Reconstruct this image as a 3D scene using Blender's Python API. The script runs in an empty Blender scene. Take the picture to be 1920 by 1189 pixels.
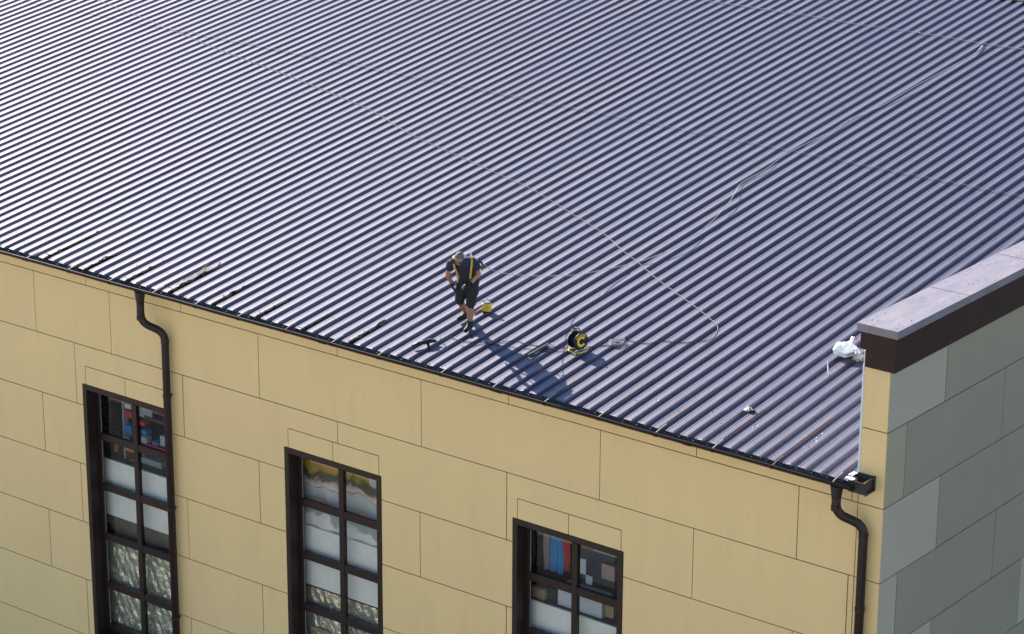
import bpy, bmesh, math, random
from mathutils import Vector, Matrix
random.seed(7)
R = math.radians
S = 0.27                       # metres per rib pitch: building dimensions below are given in rib pitches
SC = bpy.context.scene
COL = SC.collection

# ------------------------------------------------------------------ camera
CAM_C = Vector((68.11919, -121.80761, 58.64982)) * S
yaw, pit, rol = -0.65873, 0.33113, 0.00520
fw = Vector((math.sin(yaw)*math.cos(pit), math.cos(yaw)*math.cos(pit), -math.sin(pit)))
rt = Vector((math.cos(yaw), -math.sin(yaw), 0)); up = rt.cross(fw)
rt, up = math.cos(rol)*rt + math.sin(rol)*up, -math.sin(rol)*rt + math.cos(rol)*up
cd = bpy.data.cameras.new('camera'); cam = bpy.data.objects.new('camera', cd); COL.objects.link(cam)
cam.matrix_world = Matrix(((rt.x, up.x, -fw.x, CAM_C.x), (rt.y, up.y, -fw.y, CAM_C.y), (rt.z, up.z, -fw.z, CAM_C.z), (0, 0, 0, 1)))
cd.sensor_width = 36; cd.lens = 36*5049.16/1920; cd.clip_start = 1; cd.clip_end = 3000
SC.camera = cam
# ------------------------------------------------------------------ light
SUN = Vector((-0.8414, 0.2873, 0.4578)).normalized()
elev = math.asin(SUN.z); azi = math.atan2(SUN.x, SUN.y)
w = bpy.data.worlds.new('World'); SC.world = w; w.use_nodes = True
nt = w.node_tree; bg = nt.nodes['Background']
sky = nt.nodes.new('ShaderNodeTexSky'); sky.sky_type = 'NISHITA'; sky.sun_disc = False
sky.sun_elevation = elev; sky.sun_rotation = azi; sky.altitude = 100; sky.air_density = 1.0; sky.dust_density = .25; sky.ozone_density = 3.0
nt.links.new(sky.outputs[0], bg.inputs[0]); bg.inputs[1].default_value = 0.105
sl = bpy.data.lights.new('sun', 'SUN'); sl.energy = 5.0; sl.angle = R(0.55); sl.color = (1.0, 0.93, 0.83)
so = bpy.data.objects.new('sun', sl); COL.objects.link(so)
so.rotation_euler = (-SUN).to_track_quat('-Z', 'Y').to_euler()
SC.view_settings.view_transform = 'Standard'; SC.view_settings.look = 'None'
SC.view_settings.exposure = EXPO = 1.52; SC.view_settings.gamma = 1.0

# ------------------------------------------------------------------ helpers
def link(o, parent=None):
    COL.objects.link(o)
    if parent: o.parent = parent
    return o
def tag(o, label=None, cat=None, group=None, kind=None):
    if label: o['label'] = label
    if cat: o['category'] = cat
    if group: o['group'] = group
    if kind: o['kind'] = kind
    return o
def empty(name, loc, rotz=0):
    o = bpy.data.objects.new(name, None); o.empty_display_size = .1
    o.location = loc; o.rotation_euler = (0, 0, rotz); COL.objects.link(o); return o
def mesh(name, verts, faces, mat, parent=None, smooth=False, mats=None, idx=None):
    me = bpy.data.meshes.new(name); me.from_pydata([tuple(v) for v in verts], [], faces)
    for m in (mats or [mat]): me.materials.append(m)
    if idx: me.polygons.foreach_set('material_index', idx)
    if smooth: me.polygons.foreach_set('use_smooth', [True]*len(me.polygons))
    me.update()
    o = bpy.data.objects.new(name, me); return link(o, parent)
class MB:
    def __init__(s): s.v = []; s.f = []; s.m = []
    def add(s, v, f, m=0):
        b = len(s.v); s.v += [tuple(x) for x in v]; s.f += [tuple(i+b for i in q) for q in f]; s.m += [m]*len(f)
    def box(s, x0, x1, y0, y1, z0, z1, k=1.0, m=0):
        p = [(x*k, y*k, z*k) for x in (x0, x1) for y in (y0, y1) for z in (z0, z1)]
        s.add(p, [(0,1,3,2),(4,6,7,5),(0,4,5,1),(2,3,7,6),(0,2,6,4),(1,5,7,3)], m)
    def obox(s, c, ax, hs, m=0):      # oriented box
        a, b, d = ax; c = Vector(c)
        p = [c+a*(i*hs[0])+b*(j*hs[1])+d*(k*hs[2]) for i in (-1,1) for j in (-1,1) for k in (-1,1)]
        s.add(p, [(0,1,3,2),(4,6,7,5),(0,4,5,1),(2,3,7,6),(0,2,6,4),(1,5,7,3)], m)
    def tube(s, pts, r, n=8, cap=True, m=0, flat=None):
        pts = [Vector(p) for p in pts]; rs = r if isinstance(r, (list, tuple)) else [r]*len(pts)
        t0 = (pts[1]-pts[0]).normalized(); nrm = t0.orthogonal().normalized(); rings = []
        for i, p in enumerate(pts):
            t = (pts[min(i+1, len(pts)-1)]-pts[max(i-1, 0)]).normalized()
            nrm = (nrm - t*nrm.dot(t)).normalized(); bn = t.cross(nrm)
            rings.append([p+(nrm*math.cos(a)+bn*math.sin(a))*rs[i] for a in [2*math.pi*k/n for k in range(n)]])
        v = [q for rr in rings for q in rr]; f = []
        for i in range(len(rings)-1):
            for k in range(n): f.append((i*n+k, i*n+(k+1)%n, (i+1)*n+(k+1)%n, (i+1)*n+k))
        if cap: f.append(tuple(range(n-1, -1, -1))); f.append(tuple(range((len(rings)-1)*n, len(rings)*n)))
        s.add(v, f, m)
    def ell(s, c, r, ax=None, nu=14, nv=9, m=0, fn=None):
        c = Vector(c); ax = ax or (Vector((1,0,0)), Vector((0,1,0)), Vector((0,0,1))); v = []; f = []
        for j in range(nv+1):
            th = math.pi*j/nv
            for i in range(nu):
                ph = 2*math.pi*i/nu; d = (math.sin(th)*math.cos(ph), math.sin(th)*math.sin(ph), math.cos(th))
                q = fn(*d) if fn else 1.0
                v.append(c+ax[0]*(r[0]*d[0]*q)+ax[1]*(r[1]*d[1]*q)+ax[2]*(r[2]*d[2]*q))
        for j in range(nv):
            for i in range(nu): f.append((j*nu+i, j*nu+(i+1)%nu, (j+1)*nu+(i+1)%nu, (j+1)*nu+i))
        s.add(v, f, m)
    def build(s, name, mat, parent=None, smooth=False, mats=None, bevel=0, clean=False):
        o = mesh(name, s.v, s.f, mat, parent, smooth, mats, s.m)
        if clean:
            bm = bmesh.new(); bm.from_mesh(o.data); bmesh.ops.remove_doubles(bm, verts=bm.verts, dist=1e-5)
            bmesh.ops.recalc_face_normals(bm, faces=bm.faces); bm.to_mesh(o.data); bm.free()
        if bevel:
            md = o.modifiers.new('bevel', 'BEVEL'); md.width = bevel; md.segments = 2; md.limit_method = 'ANGLE'
        return o

def nodes(name):
    m = bpy.data.materials.new(name); m.use_nodes = True
    return m, m.node_tree, m.node_tree.nodes['Principled BSDF']
def mat(name, col, rough=.6, metal=0, var=0, vscale=3, bump=0, bscale=40, coat=0, spec=.5, dirt=None, dscale=6, dth=(.55,.75), stretch=None, coatr=.1, rvar=0):
    m, t, b = nodes(name); L = t.links.new
    b.inputs['Base Color'].default_value = (*col, 1); b.inputs['Roughness'].default_value = rough
    b.inputs['Metallic'].default_value = metal; b.inputs['Specular IOR Level'].default_value = spec
    b.inputs['Coat Weight'].default_value = coat; b.inputs['Coat Roughness'].default_value = coatr
    tc = t.nodes.new('ShaderNodeTexCoord'); mp = t.nodes.new('ShaderNodeMapping'); L(tc.outputs['Object'], mp.inputs[0])
    if stretch: mp.inputs['Scale'].default_value = stretch
    cur = None
    if var:
        n = t.nodes.new('ShaderNodeTexNoise'); n.inputs['Scale'].default_value = vscale; n.inputs['Detail'].default_value = 6
        L(mp.outputs[0], n.inputs[0])
        mx = t.nodes.new('ShaderNodeMix'); mx.data_type = 'RGBA'; L(n.outputs[0], mx.inputs[0])
        mx.inputs[6].default_value = (*[c*(1-var) for c in col], 1); mx.inputs[7].default_value = (*[min(1, c*(1+var)) for c in col], 1)
        cur = mx.outputs[2]; L(cur, b.inputs['Base Color'])
    if dirt:
        n = t.nodes.new('ShaderNodeTexNoise'); n.inputs['Scale'].default_value = dscale; n.inputs['Detail'].default_value = 8; n.inputs['Roughness'].default_value = .65
        L(mp.outputs[0], n.inputs[0])
        r = t.nodes.new('ShaderNodeMapRange'); r.inputs[1].default_value = dth[0]; r.inputs[2].default_value = dth[1]; L(n.outputs[0], r.inputs[0])
        mx = t.nodes.new('ShaderNodeMix'); mx.data_type = 'RGBA'; L(r.outputs[0], mx.inputs[0])
        if cur: L(cur, mx.inputs[6])
        else: mx.inputs[6].default_value = (*col, 1)
        mx.inputs[7].default_value = (*dirt, 1); L(mx.outputs[2], b.inputs['Base Color'])
    if rvar:
        n = t.nodes.new('ShaderNodeTexNoise'); n.inputs['Scale'].default_value = 2.3; n.inputs['Detail'].default_value = 5; L(mp.outputs[0], n.inputs[0])
        r = t.nodes.new('ShaderNodeMapRange'); r.inputs[3].default_value = rough-rvar; r.inputs[4].default_value = rough+rvar
        r.inputs[1].default_value = .3; r.inputs[2].default_value = .7; L(n.outputs[0], r.inputs[0]); L(r.outputs[0], b.inputs['Roughness'])
    if bump:
        n = t.nodes.new('ShaderNodeTexNoise'); n.inputs['Scale'].default_value = bscale; n.inputs['Detail'].default_value = 5
        L(mp.outputs[0], n.inputs[0])
        bp = t.nodes.new('ShaderNodeBump'); bp.inputs['Strength'].default_value = 1; bp.inputs['Distance'].default_value = bump
        L(n.outputs[0], bp.inputs['Height']); L(bp.outputs[0], b.inputs['Normal'])
    return m
def glassmat(name, tint=(.8,.85,.85), refl=1.0):
    m, t, b = nodes(name); L = t.links.new; out = t.nodes['Material Output']
    tr = t.nodes.new('ShaderNodeBsdfTransparent'); tr.inputs[0].default_value = (*tint, 1)
    gl = t.nodes.new('ShaderNodeBsdfGlossy'); gl.inputs['Roughness'].default_value = .01
    fr = t.nodes.new('ShaderNodeLayerWeight'); pw = t.nodes.new('ShaderNodeMath'); pw.operation = 'POWER'; pw.inputs[1].default_value = 5; L(fr.outputs['Facing'], pw.inputs[0])
    mu = t.nodes.new('ShaderNodeMath'); mu.operation = 'MULTIPLY_ADD'; mu.inputs[1].default_value = .9*refl; mu.inputs[2].default_value = .04*refl; L(pw.outputs[0], mu.inputs[0])
    mx = t.nodes.new('ShaderNodeMixShader'); L(mu.outputs[0], mx.inputs[0]); L(tr.outputs[0], mx.inputs[1]); L(gl.outputs[0], mx.inputs[2])
    L(mx.outputs[0], out.inputs[0]); return m

# roof: dark violet-brown coated steel sheet, dusty and worn
def roofmat(name, base, rough, streak):
    m, t, b = nodes(name); L = t.links.new
    tc = t.nodes.new('ShaderNodeTexCoord')
    mp = t.nodes.new('ShaderNodeMapping'); mp.inputs['Scale'].default_value = streak; L(tc.outputs['Object'], mp.inputs[0])
    n1 = t.nodes.new('ShaderNodeTexNoise'); n1.inputs['Scale'].default_value = 1.5; n1.inputs['Detail'].default_value = 7; n1.inputs['Roughness'].default_value = .6; L(mp.outputs[0], n1.inputs[0])
    n2 = t.nodes.new('ShaderNodeTexNoise'); n2.inputs['Scale'].default_value = 26; n2.inputs['Detail'].default_value = 6; n2.inputs['Roughness'].default_value = .7; L(tc.outputs['Object'], n2.inputs[0])
    mx = t.nodes.new('ShaderNodeMix'); mx.data_type = 'RGBA'; L(n1.outputs[0], mx.inputs[0])
    mx.inputs[6].default_value = (*[c*.72 for c in base], 1); mx.inputs[7].default_value = (*[c*1.28 for c in base], 1)
    r = t.nodes.new('ShaderNodeMapRange'); r.inputs[1].default_value = .60; r.inputs[2].default_value = .72; L(n2.outputs[0], r.inputs[0])
    sc = t.nodes.new('ShaderNodeMath'); sc.operation = 'MULTIPLY'; sc.inputs[1].default_value = .35; L(r.outputs[0], sc.inputs[0])
    mx2 = t.nodes.new('ShaderNodeMix'); mx2.data_type = 'RGBA'; L(sc.outputs[0], mx2.inputs[0]); L(mx.outputs[2], mx2.inputs[6]); mx2.inputs[7].default_value = (.30,.27,.25,1)
    L(mx2.outputs[2], b.inputs['Base Color'])
    rr = t.nodes.new('ShaderNodeMapRange'); rr.inputs[1].default_value = .3; rr.inputs[2].default_value = .7; rr.inputs[3].default_value = rough-.05; rr.inputs[4].default_value = rough+.06
    L(n1.outputs[0], rr.inputs[0]); L(rr.outputs[0], b.inputs['Roughness'])
    b.inputs['IOR'].default_value = 1.72; b.inputs['Specular Tint'].default_value = (.93, .885, 1, 1); b.inputs['Metallic'].default_value = ROOF_METAL; b.inputs['Specular IOR Level'].default_value = ROOF_SPEC
    sx = t.nodes.new('ShaderNodeSeparateXYZ'); L(tc.outputs['Object'], sx.inputs[0])          # each sheet, four ribs wide, has weathered a little differently
    fl_ = t.nodes.new('ShaderNodeMath'); fl_.operation = 'MULTIPLY'; fl_.inputs[1].default_value = 1/(4*S); L(sx.outputs[0], fl_.inputs[0])
    f2_ = t.nodes.new('ShaderNodeMath'); f2_.operation = 'FLOOR'; L(fl_.outputs[0], f2_.inputs[0])
    wn_ = t.nodes.new('ShaderNodeTexWhiteNoise'); wn_.noise_dimensions = '1D'; L(f2_.outputs[0], wn_.inputs['W'])
    ra_ = t.nodes.new('ShaderNodeMath'); ra_.operation = 'MULTIPLY_ADD'; ra_.inputs[1].default_value = .07; L(wn_.outputs[0], ra_.inputs[0]); L(rr.outputs[0], ra_.inputs[2]); L(ra_.outputs[0], b.inputs['Roughness'])
    bp = t.nodes.new('ShaderNodeBump'); bp.inputs['Distance'].default_value = .004; L(n1.outputs[0], bp.inputs['Height']); L(bp.outputs[0], b.inputs['Normal'])
    return m
ROOF_METAL, ROOF_SPEC = 0.0, .95
M = {}
M['roof'] = roofmat('roof_sheet_metal', (.008,.007,.034), .56, (6, .5, 6))
M['cap'] = mat('coping_sheet_metal', (.19,.15,.165), .5, .1, var=.25, vscale=2.5, dirt=(.27,.23,.235), dscale=4, dth=(.4,.8), stretch=(2.5,.6,1), spec=.75, rvar=.1, bump=.002, bscale=3)
M['front'] = mat('beige_facade_panel', (.83,.55,.235), .34, 0, var=.05, vscale=.7, rvar=.07, bump=.004, bscale=.8, dirt=(.72,.48,.21), dscale=2.2, dth=(.5,1.0), stretch=(1.6,1,.35))
M['front2'] = mat('beige_facade_panel_pinker', (.83,.543,.238), .34, 0, var=.05, vscale=.7, rvar=.07, bump=.004, bscale=.8, dirt=(.72,.48,.21), dscale=2.2, dth=(.5,1.0), stretch=(1.6,1,.35))
M['side_l'] = mat('pale_grey_panel', (.47,.375,.27), .34, 0, var=.05, vscale=.8, rvar=.07, bump=.003, bscale=.9)
M['side_m'] = mat('greenish_grey_panel', (.42,.33,.21), .34, 0, var=.05, vscale=.8, rvar=.07, bump=.003, bscale=.9)
M['side_d'] = mat('dark_grey_panel', (.345,.27,.185), .34, 0, var=.07, vscale=.8, rvar=.07, bump=.003, bscale=.9)
M['joint'] = mat('dark_joint', (.035,.024,.014), .8)
M['brown'] = mat('dark_brown_paint', (.028,.013,.010), .42, 0, var=.2, vscale=4, spec=.32, rvar=.06)
M['fascia'] = mat('brown_fascia_sheet', (.034,.013,.008), .6, 0, var=.2, vscale=3, spec=.3, dirt=(.09,.08,.08), dscale=9, dth=(.64,.8), rvar=.06)
M['gutter_in'] = mat('gutter_lining', (.045,.039,.034), .7, 0, spec=.2, var=.4, vscale=6, dirt=(.11,.09,.07), dscale=9, dth=(.5,.8))
M['zinc'] = mat('galvanised_strap', (.20,.175,.155), .7, .0, var=.2, vscale=20)
M['rusty'] = mat('rusty_strap', (.10,.048,.034), .8, .1, var=.4, vscale=30)
M['white'] = mat('white_sealed_edge', (.75,.75,.73), .6, 0, var=.1, vscale=20)
M['black'] = mat('black_rubber', (.012,.012,.012), .5)
M['glass'] = glassmat('window_glass', (.96,.96,.95), 1.0)
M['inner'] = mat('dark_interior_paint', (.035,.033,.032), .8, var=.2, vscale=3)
M['slab'] = mat('white_spandrel_board', (.93,.82,.70), .6, 0, var=.12, vscale=5, bump=.003, bscale=30)
M['beam'] = mat('brown_ceiling_board', (.14,.10,.06), .8, 0, var=.4, vscale=6)
M['bounce_ground'] = mat('pale_bounce_ground', (.42,.35,.25), .9, var=.2, vscale=.5)
M['asph'] = mat('asphalt', (.055,.055,.057), .9, 0, var=.25, vscale=8, bump=.004, bscale=60)
M['pave'] = mat('paving_slabs', (.34,.31,.27), .85, 0, var=.15, vscale=3)
M['earth'] = mat('dark_ground', (.075,.075,.06), .95, 0, var=.25, vscale=.08)
# ------------------------------------------------------------------ the ground
GZ = -9.3
def sheet(name, x0, x1, y0, y1, z, m):
    o = mesh(name, [(x0,y0,z),(x1,y0,z),(x1,y1,z),(x0,y1,z)], [(0,1,2,3)], m); o['kind'] = 'structure'; return o
sheet('ground', -900, 900, -900, 900, GZ, M['earth'])
sheet('pavement', -60, 6, -6, 0.2, GZ+.15, M['pave'])
sheet('bounce_ground', -90, 30, -90, -12.5, GZ+.008, M['bounce_ground'])  # unseen pale ground, added to bounce warm light onto the facade
sheet('road', -200, 200, -12.5, -6.0, GZ+.004, M['asph'])
kb = MB(); kb.box(-60, 6, -6.12, -6.0, GZ, GZ+.155); tag(kb.build('kerb', M['pave']), kind='structure')

# ------------------------------------------------------------------ the building
bld = empty('building', (-8, 5, GZ))
tag(bld, 'large flat-walled hall clad in beige and grey panels under a ribbed dark metal roof', 'building')
BL = Vector((8, -5, -GZ))
def bpart(o):                       # parent keeping world coordinates
    o.parent = bld; o.matrix_parent_inverse = Matrix.Translation(-bld.location); return o
TS = math.tan(0.1207); RX0 = -70.5624; EY = -0.9; EZ = 1.6458; RY = 78.2
def crest_z(y): return EZ + (y-EY)*TS
# --- roof sheets with real trapezoidal ribs
WEB, PAN, DEP = .055, .41, ROOF_DEP if 'ROOF_DEP' in globals() else .19
def profile(k):
    X = RX0+k
    return [(X, 0), (X+WEB, -DEP), (X+WEB+.15, -DEP), (X+WEB+.165, -DEP+.018), (X+WEB+.20, -DEP+.018), (X+WEB+.215, -DEP), (X+WEB+PAN, -DEP), (X+2*WEB+PAN, 0),
            (X+.60, 0), (X+.612, -.026), (X+.640, -.026), (X+.652, 0)]
prof = []
K0, K1 = -80, 68
for k in range(K0, K1+1): prof += profile(k)
prof = [p for p in prof if p[0] < -1.72] + [(-1.70, 0)]
rows = [EY-.09, EY, -.3, .9, 2.4, 4.8, 9, 16, 24, 32, 40.0]
rows2 = [39.55, 47, 55, 63, 70, RY]
rv, rf = [], []
def ext(rows, lift):
    b = len(rv); n = len(prof)
    for i, y in enumerate(rows):
        for j, (x, dz) in enumerate(prof):
            if i == 0 and lift == 0:
                rr_ = ((int((x-RX0)//1)*7919) % 13)/13; wob0 = -.035-.03*rr_; dz = dz+wob0 if dz > -.1 else dz-.01
            wob = .010*math.sin(x*1.7+y*.35)*math.sin(y*.11+x*.07)
            rv.append((x*S, y*S, (crest_z(y)+dz+lift+wob)*S))
    for i in range(len(rows)-1):
        for j in range(n-1): rf.append((b+i*n+j, b+i*n+j+1, b+(i+1)*n+j+1, b+(i+1)*n+j))
ext(rows, 0); ext(rows2, .022)
# sheet edge thickness at the eave and at the lap
def edge(y, lift, t):
    b = len(rv); n = len(prof)
    for dz2 in (0, -t):
        for (x, dz) in prof: rv.append((x*S, (y-.004)*S, (crest_z(y)+dz+lift+dz2+.010*math.sin(x*1.7+y*.35)*math.sin(y*.11+x*.07))*S))
    for j in range(n-1): rf.append((b+j, b+n+j, b+n+j+1, b+j+1))
edge(39.55, .022, .016)
bpart(mesh('roof', rv, rf, M['roof']))
# dark closures under the rib crests at the eave
fc = MB()
for k in range(K0, K1+1):
    a_, b_ = RX0+k+WEB+PAN-.02, RX0+k+1.03
    if b_ < -1.75: fc.add([(a_*S, (EY+.03)*S, (EZ-DEP-.01)*S), (b_*S, (EY+.03)*S, (EZ-DEP-.01)*S), ((b_-.05)*S, (EY+.03)*S, (EZ-.012)*S), ((a_+.07)*S, (EY+.03)*S, (EZ-.012)*S),
                       (a_*S, (EY+.5)*S, (EZ-DEP+.03)*S), (b_*S, (EY+.5)*S, (EZ-DEP+.03)*S)], [(0,1,2,3),(0,4,5,1)])
bpart(fc.build('eave_closure', M['black']))['kind'] = 'stuff'
# far slope and ridge cap
zr = crest_z(RY)
far = MB(); far.add([(-150*S, RY*S, (zr-.05)*S), (-1.7*S, RY*S, (zr-.05)*S), (-1.7*S, 150*S, (zr-9)*S), (-150*S, 150*S, (zr-9)*S)], [(0,1,2,3)])
bpart(far.build('far_roof_slope', M['roof']))
rc = MB()
rc.add([(x*S, y*S, z*S) for x in (-150, -1.7) for y, z in ((RY-1.1, zr-.06), (RY-.1, zr+.22), (RY+.1, zr+.22), (RY+1.1, zr-.1))], [(0,1,5,4),(1,2,6,5),(2,3,7,6)])
bpart(rc.build('ridge_cap', M['fascia']))
# pairs of roof screws near the purlins
sc_ = MB()
for y in (1.3, 12.5, 24, 36, 48, 60, 72):
    for k in range(-44, 69):
        if (k*7+int(y)) % 3: continue
        for dx in (-.22, -.13):
            x = RX0+k+dx+random.uniform(-.02,.02); yy = y+random.uniform(-.06,.06)
            if x > -2: continue
            sc_.ell((x*S, yy*S, (crest_z(yy)+.008)*S), (.007, .007, .006), nu=6, nv=3)
so_ = bpart(sc_.build('roof_screws', M['black'])); so_['kind'] = 'stuff'

# --- cladding: rectangular panels separated by open joints
GAP = .058
def cladding(name, u0, u1, levels, joints, holes, bands, to3, mats, pick):
    us = sorted(set([u0, u1] + [j for r in joints for j in r] + [h for H in holes for h in H[:2]] + [h for B in bands for h in B[:2]] + [(B[0]+B[1])/2 for B in bands]))
    zs = sorted(set(list(levels) + [h for H in holes for h in H[2:]] + [h for B in bands for h in B[2:4]]))
    def pid(u, z):
        if not (u0 < u < u1 and levels[-1] < z < levels[0]): return None
        for H in holes:
            if H[0] < u < H[1] and H[2] < z < H[3]: return 'hole'
        for i, B in enumerate(bands):
            if B[0] < u < B[1] and B[2] < z < B[3]: return ('b', i, u > (B[0]+B[1])/2)
        r = max(i for i in range(len(levels)-1) if levels[i] > z)
        return ('p', r, sum(1 for j in joints[r] if j < u))
    mb = MB()
    for a in range(len(us)-1):
        for b in range(len(zs)-1):
            ua, ub, za, zb = us[a], us[a+1], zs[b], zs[b+1]; uc, zc = (ua+ub)/2, (za+zb)/2
            p = pid(uc, zc)
            if p is None or p == 'hole': continue
            e = 1e-4; g = GAP/2; D = .07
            L_ = pid(ua-e, zc) != p; R_ = pid(ub+e, zc) != p; B_ = pid(uc, za-e) != p; T_ = pid(uc, zb+e) != p
            A0, A1, Z0, Z1 = ua+g*L_, ub-g*R_, za+g*B_, zb-g*T_
            mi = pick(p); h = (len(str(p))*7+p[1]*13+int(p[2])*29) % 11
            off = -.002*(h % 5)
            P = lambda u, z, d: to3(u, z, d)
            mb.add([P(A0,Z0,off), P(A1,Z0,off), P(A1,Z1,off), P(A0,Z1,off)], [(0,1,2,3)], mi)
            for c, q in ((L_, (A0,Z0,A0,Z1)), (R_, (A1,Z1,A1,Z0)), (B_, (A1,Z0,A0,Z0)), (T_, (A0,Z1,A1,Z1))):
                if c: mb.add([P(q[0],q[1],off), P(q[0],q[1],D), P(q[2],q[3],D), P(q[2],q[3],off)], [(0,1,2,3)], mi)
    return mb
H = 4.53; LV = [1.5, 0, -H, -2*H, -3*H, -4*H, -5*H, -6*H, -7*H, -7.62*H]
WX = [(-64.30, -55.92), (-45.15, -36.76), (-26.02, -17.60)]; WZ0, WZ1 = -27.0, -7.43
XL = -150
def ser(x0, step=13.93): return sorted([x0-i*step for i in range(0, 12) if x0-i*step > XL])
joints = [sorted([-63.46,-54.31,-40.35,-26.39,-12.53,-2.05]+[-78,-92,-106,-120,-134]),
          sorted(ser(-5.50)+[-68.79]), sorted([-64.95,-54.40,-40.43,-26.51,-12.57,-2.03]+ser(-68.5-13.9)),
          sorted([-33.52,-47.50,-68.52,-5.55]+ser(-82.4)), sorted([-64.92,-54.36,-26.50,-12.6,-2.03,-40.5]+ser(-82.4)),
          sorted([-68.53,-47.48,-33.5,-5.55]+ser(-82.4)), sorted([-64.9,-54.42,-26.5,-12.6,-2.03]+ser(-82.4)), ser(-5.5), ser(-12.6)]
holes = [(a, b, WZ0, WZ1) for a, b in WX]
bands = [(a+.35, b-.18, WZ1, -6.06) for a, b in WX]
fm = cladding('front', XL, -1.65, LV, joints, holes, bands, lambda u, z, d: (u*S, d*S, z*S), None,
              lambda p: 1 if (p[0] == 'p' and (p[1]*3+p[2]) % 4 == 1) else 0)
# backing sheet behind the joints (with the window openings left free)
bk = MB()
def back(u0, u1, z0, z1): bk.box(u0, u1, .075, .30, z0, z1, S, 2)
back(XL, WX[0][0], LV[-1], 1.5); back(WX[0][1], WX[1][0], LV[-1], 1.5); back(WX[1][1], WX[2][0], LV[-1], 1.5); back(WX[2][1], -.12, LV[-1], 1.45)
for a, b in WX: back(a, b, WZ1, 1.5); back(a, b, LV[-1], WZ0)
fm.v, fm.f, fm.m = fm.v, fm.f, fm.m
base = len(fm.v); fm.v += bk.v; fm.f += [tuple(i+base for i in q) for q in bk.f]; fm.m += bk.m
bpart(fm.build('front_wall', None, mats=[M['front'], M['front2'], M['joint']]))
# corner pillar that carries on above the roof as the gable parapet
LP = [8.3, H, 0, -H, -2*H, -3*H, -4*H, -5*H, -6*H, -7*H, -7.62*H]
pf = cladding('pillar', -1.65, 0, LP, [[]]*10, [], [], lambda u, z, d: (u*S, (d-.004)*S, z*S), None, lambda p: 0)
pf.box(-1.60, -.08, .07, 80, 1.4, 9.0, S, 1)
bpart(pf.build('corner_pillar', None, mats=[M['front'], M['joint']]))
wf = MB(); wf.box(-1.735, -1.655, -.06, .0, 1.75, 8.17, S); wf.box(-1.735, -1.61, .0, 79, 1.9, 9.0, S)
bpart(wf.build('edge_flashing', M['white']))
# side wall
sj = [[6.37, 17.9, 29.5, 41, 52.5, 64], [2.16, 13.66, 25.2, 36.7, 48.2, 60], [6.35, 17.9, 29.5, 41, 52.5, 64], [1.98, 13.66, 25.2, 36.7, 48.2, 60], [6.31, 17.5, 29.5, 41, 52.5, 64],
      [2.0, 13.6, 25.2, 36.7, 48.2, 60]]
sj = sj + sj[:4]
def pick(p):
    if p[0] != 'p': return 0
    if p[2] == 0: return {0: 0, 1: 1, 2: 0, 3: 0, 4: 0}.get(p[1], 0)
    if p[1] == 4 and p[2] == 2: return 0
    return 2
sm = cladding('side', -.0, 80, LP, sj, [], [], lambda u, z, d: (-d*S, u*S, z*S), None, pick)
b2 = MB(); b2.box(-.30, -.075, .3, 80, LP[-1], 1.45, S, 3)
base = len(sm.v); sm.v += b2.v; sm.f += [tuple(i+base for i in q) for q in b2.f]; sm.m += b2.m
bpart(sm.build('side_wall', None, mats=[M['side_l'], M['side_m'], M['side_d'], M['joint']]))
# --- coping
cp = MB(); cp.box(-2.07, .50, -.34, 82, 10.18, 10.65, S)
cpo = bpart(cp.build('coping', M['cap'], bevel=.006))
for y in (7.6, 15.6, 23.6, 31.6):
    q = MB(); q.box(-2.085, .515, y, y+.05, 10.16, 10.668, S); q.build('seam', M['cap'], cpo)
q = MB()
for k in range(60): q.ell((random.uniform(-1.9, .4)*S, random.uniform(-.2, 22)*S, 10.652*S), (random.uniform(.006, .016), random.uniform(.006, .014), .004), nu=6, nv=3)
q.build('grit', M['gutter_in'], cpo)['kind'] = 'stuff'
fa = MB(); fa.box(-1.85, .41, -.27, 82, 9.165, 10.175, S); fa.box(-1.52, .38, -.25, 82, 8.18, 9.16, S)
bpart(fa.build('coping_fascia', M['fascia'], bevel=.004))

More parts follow.
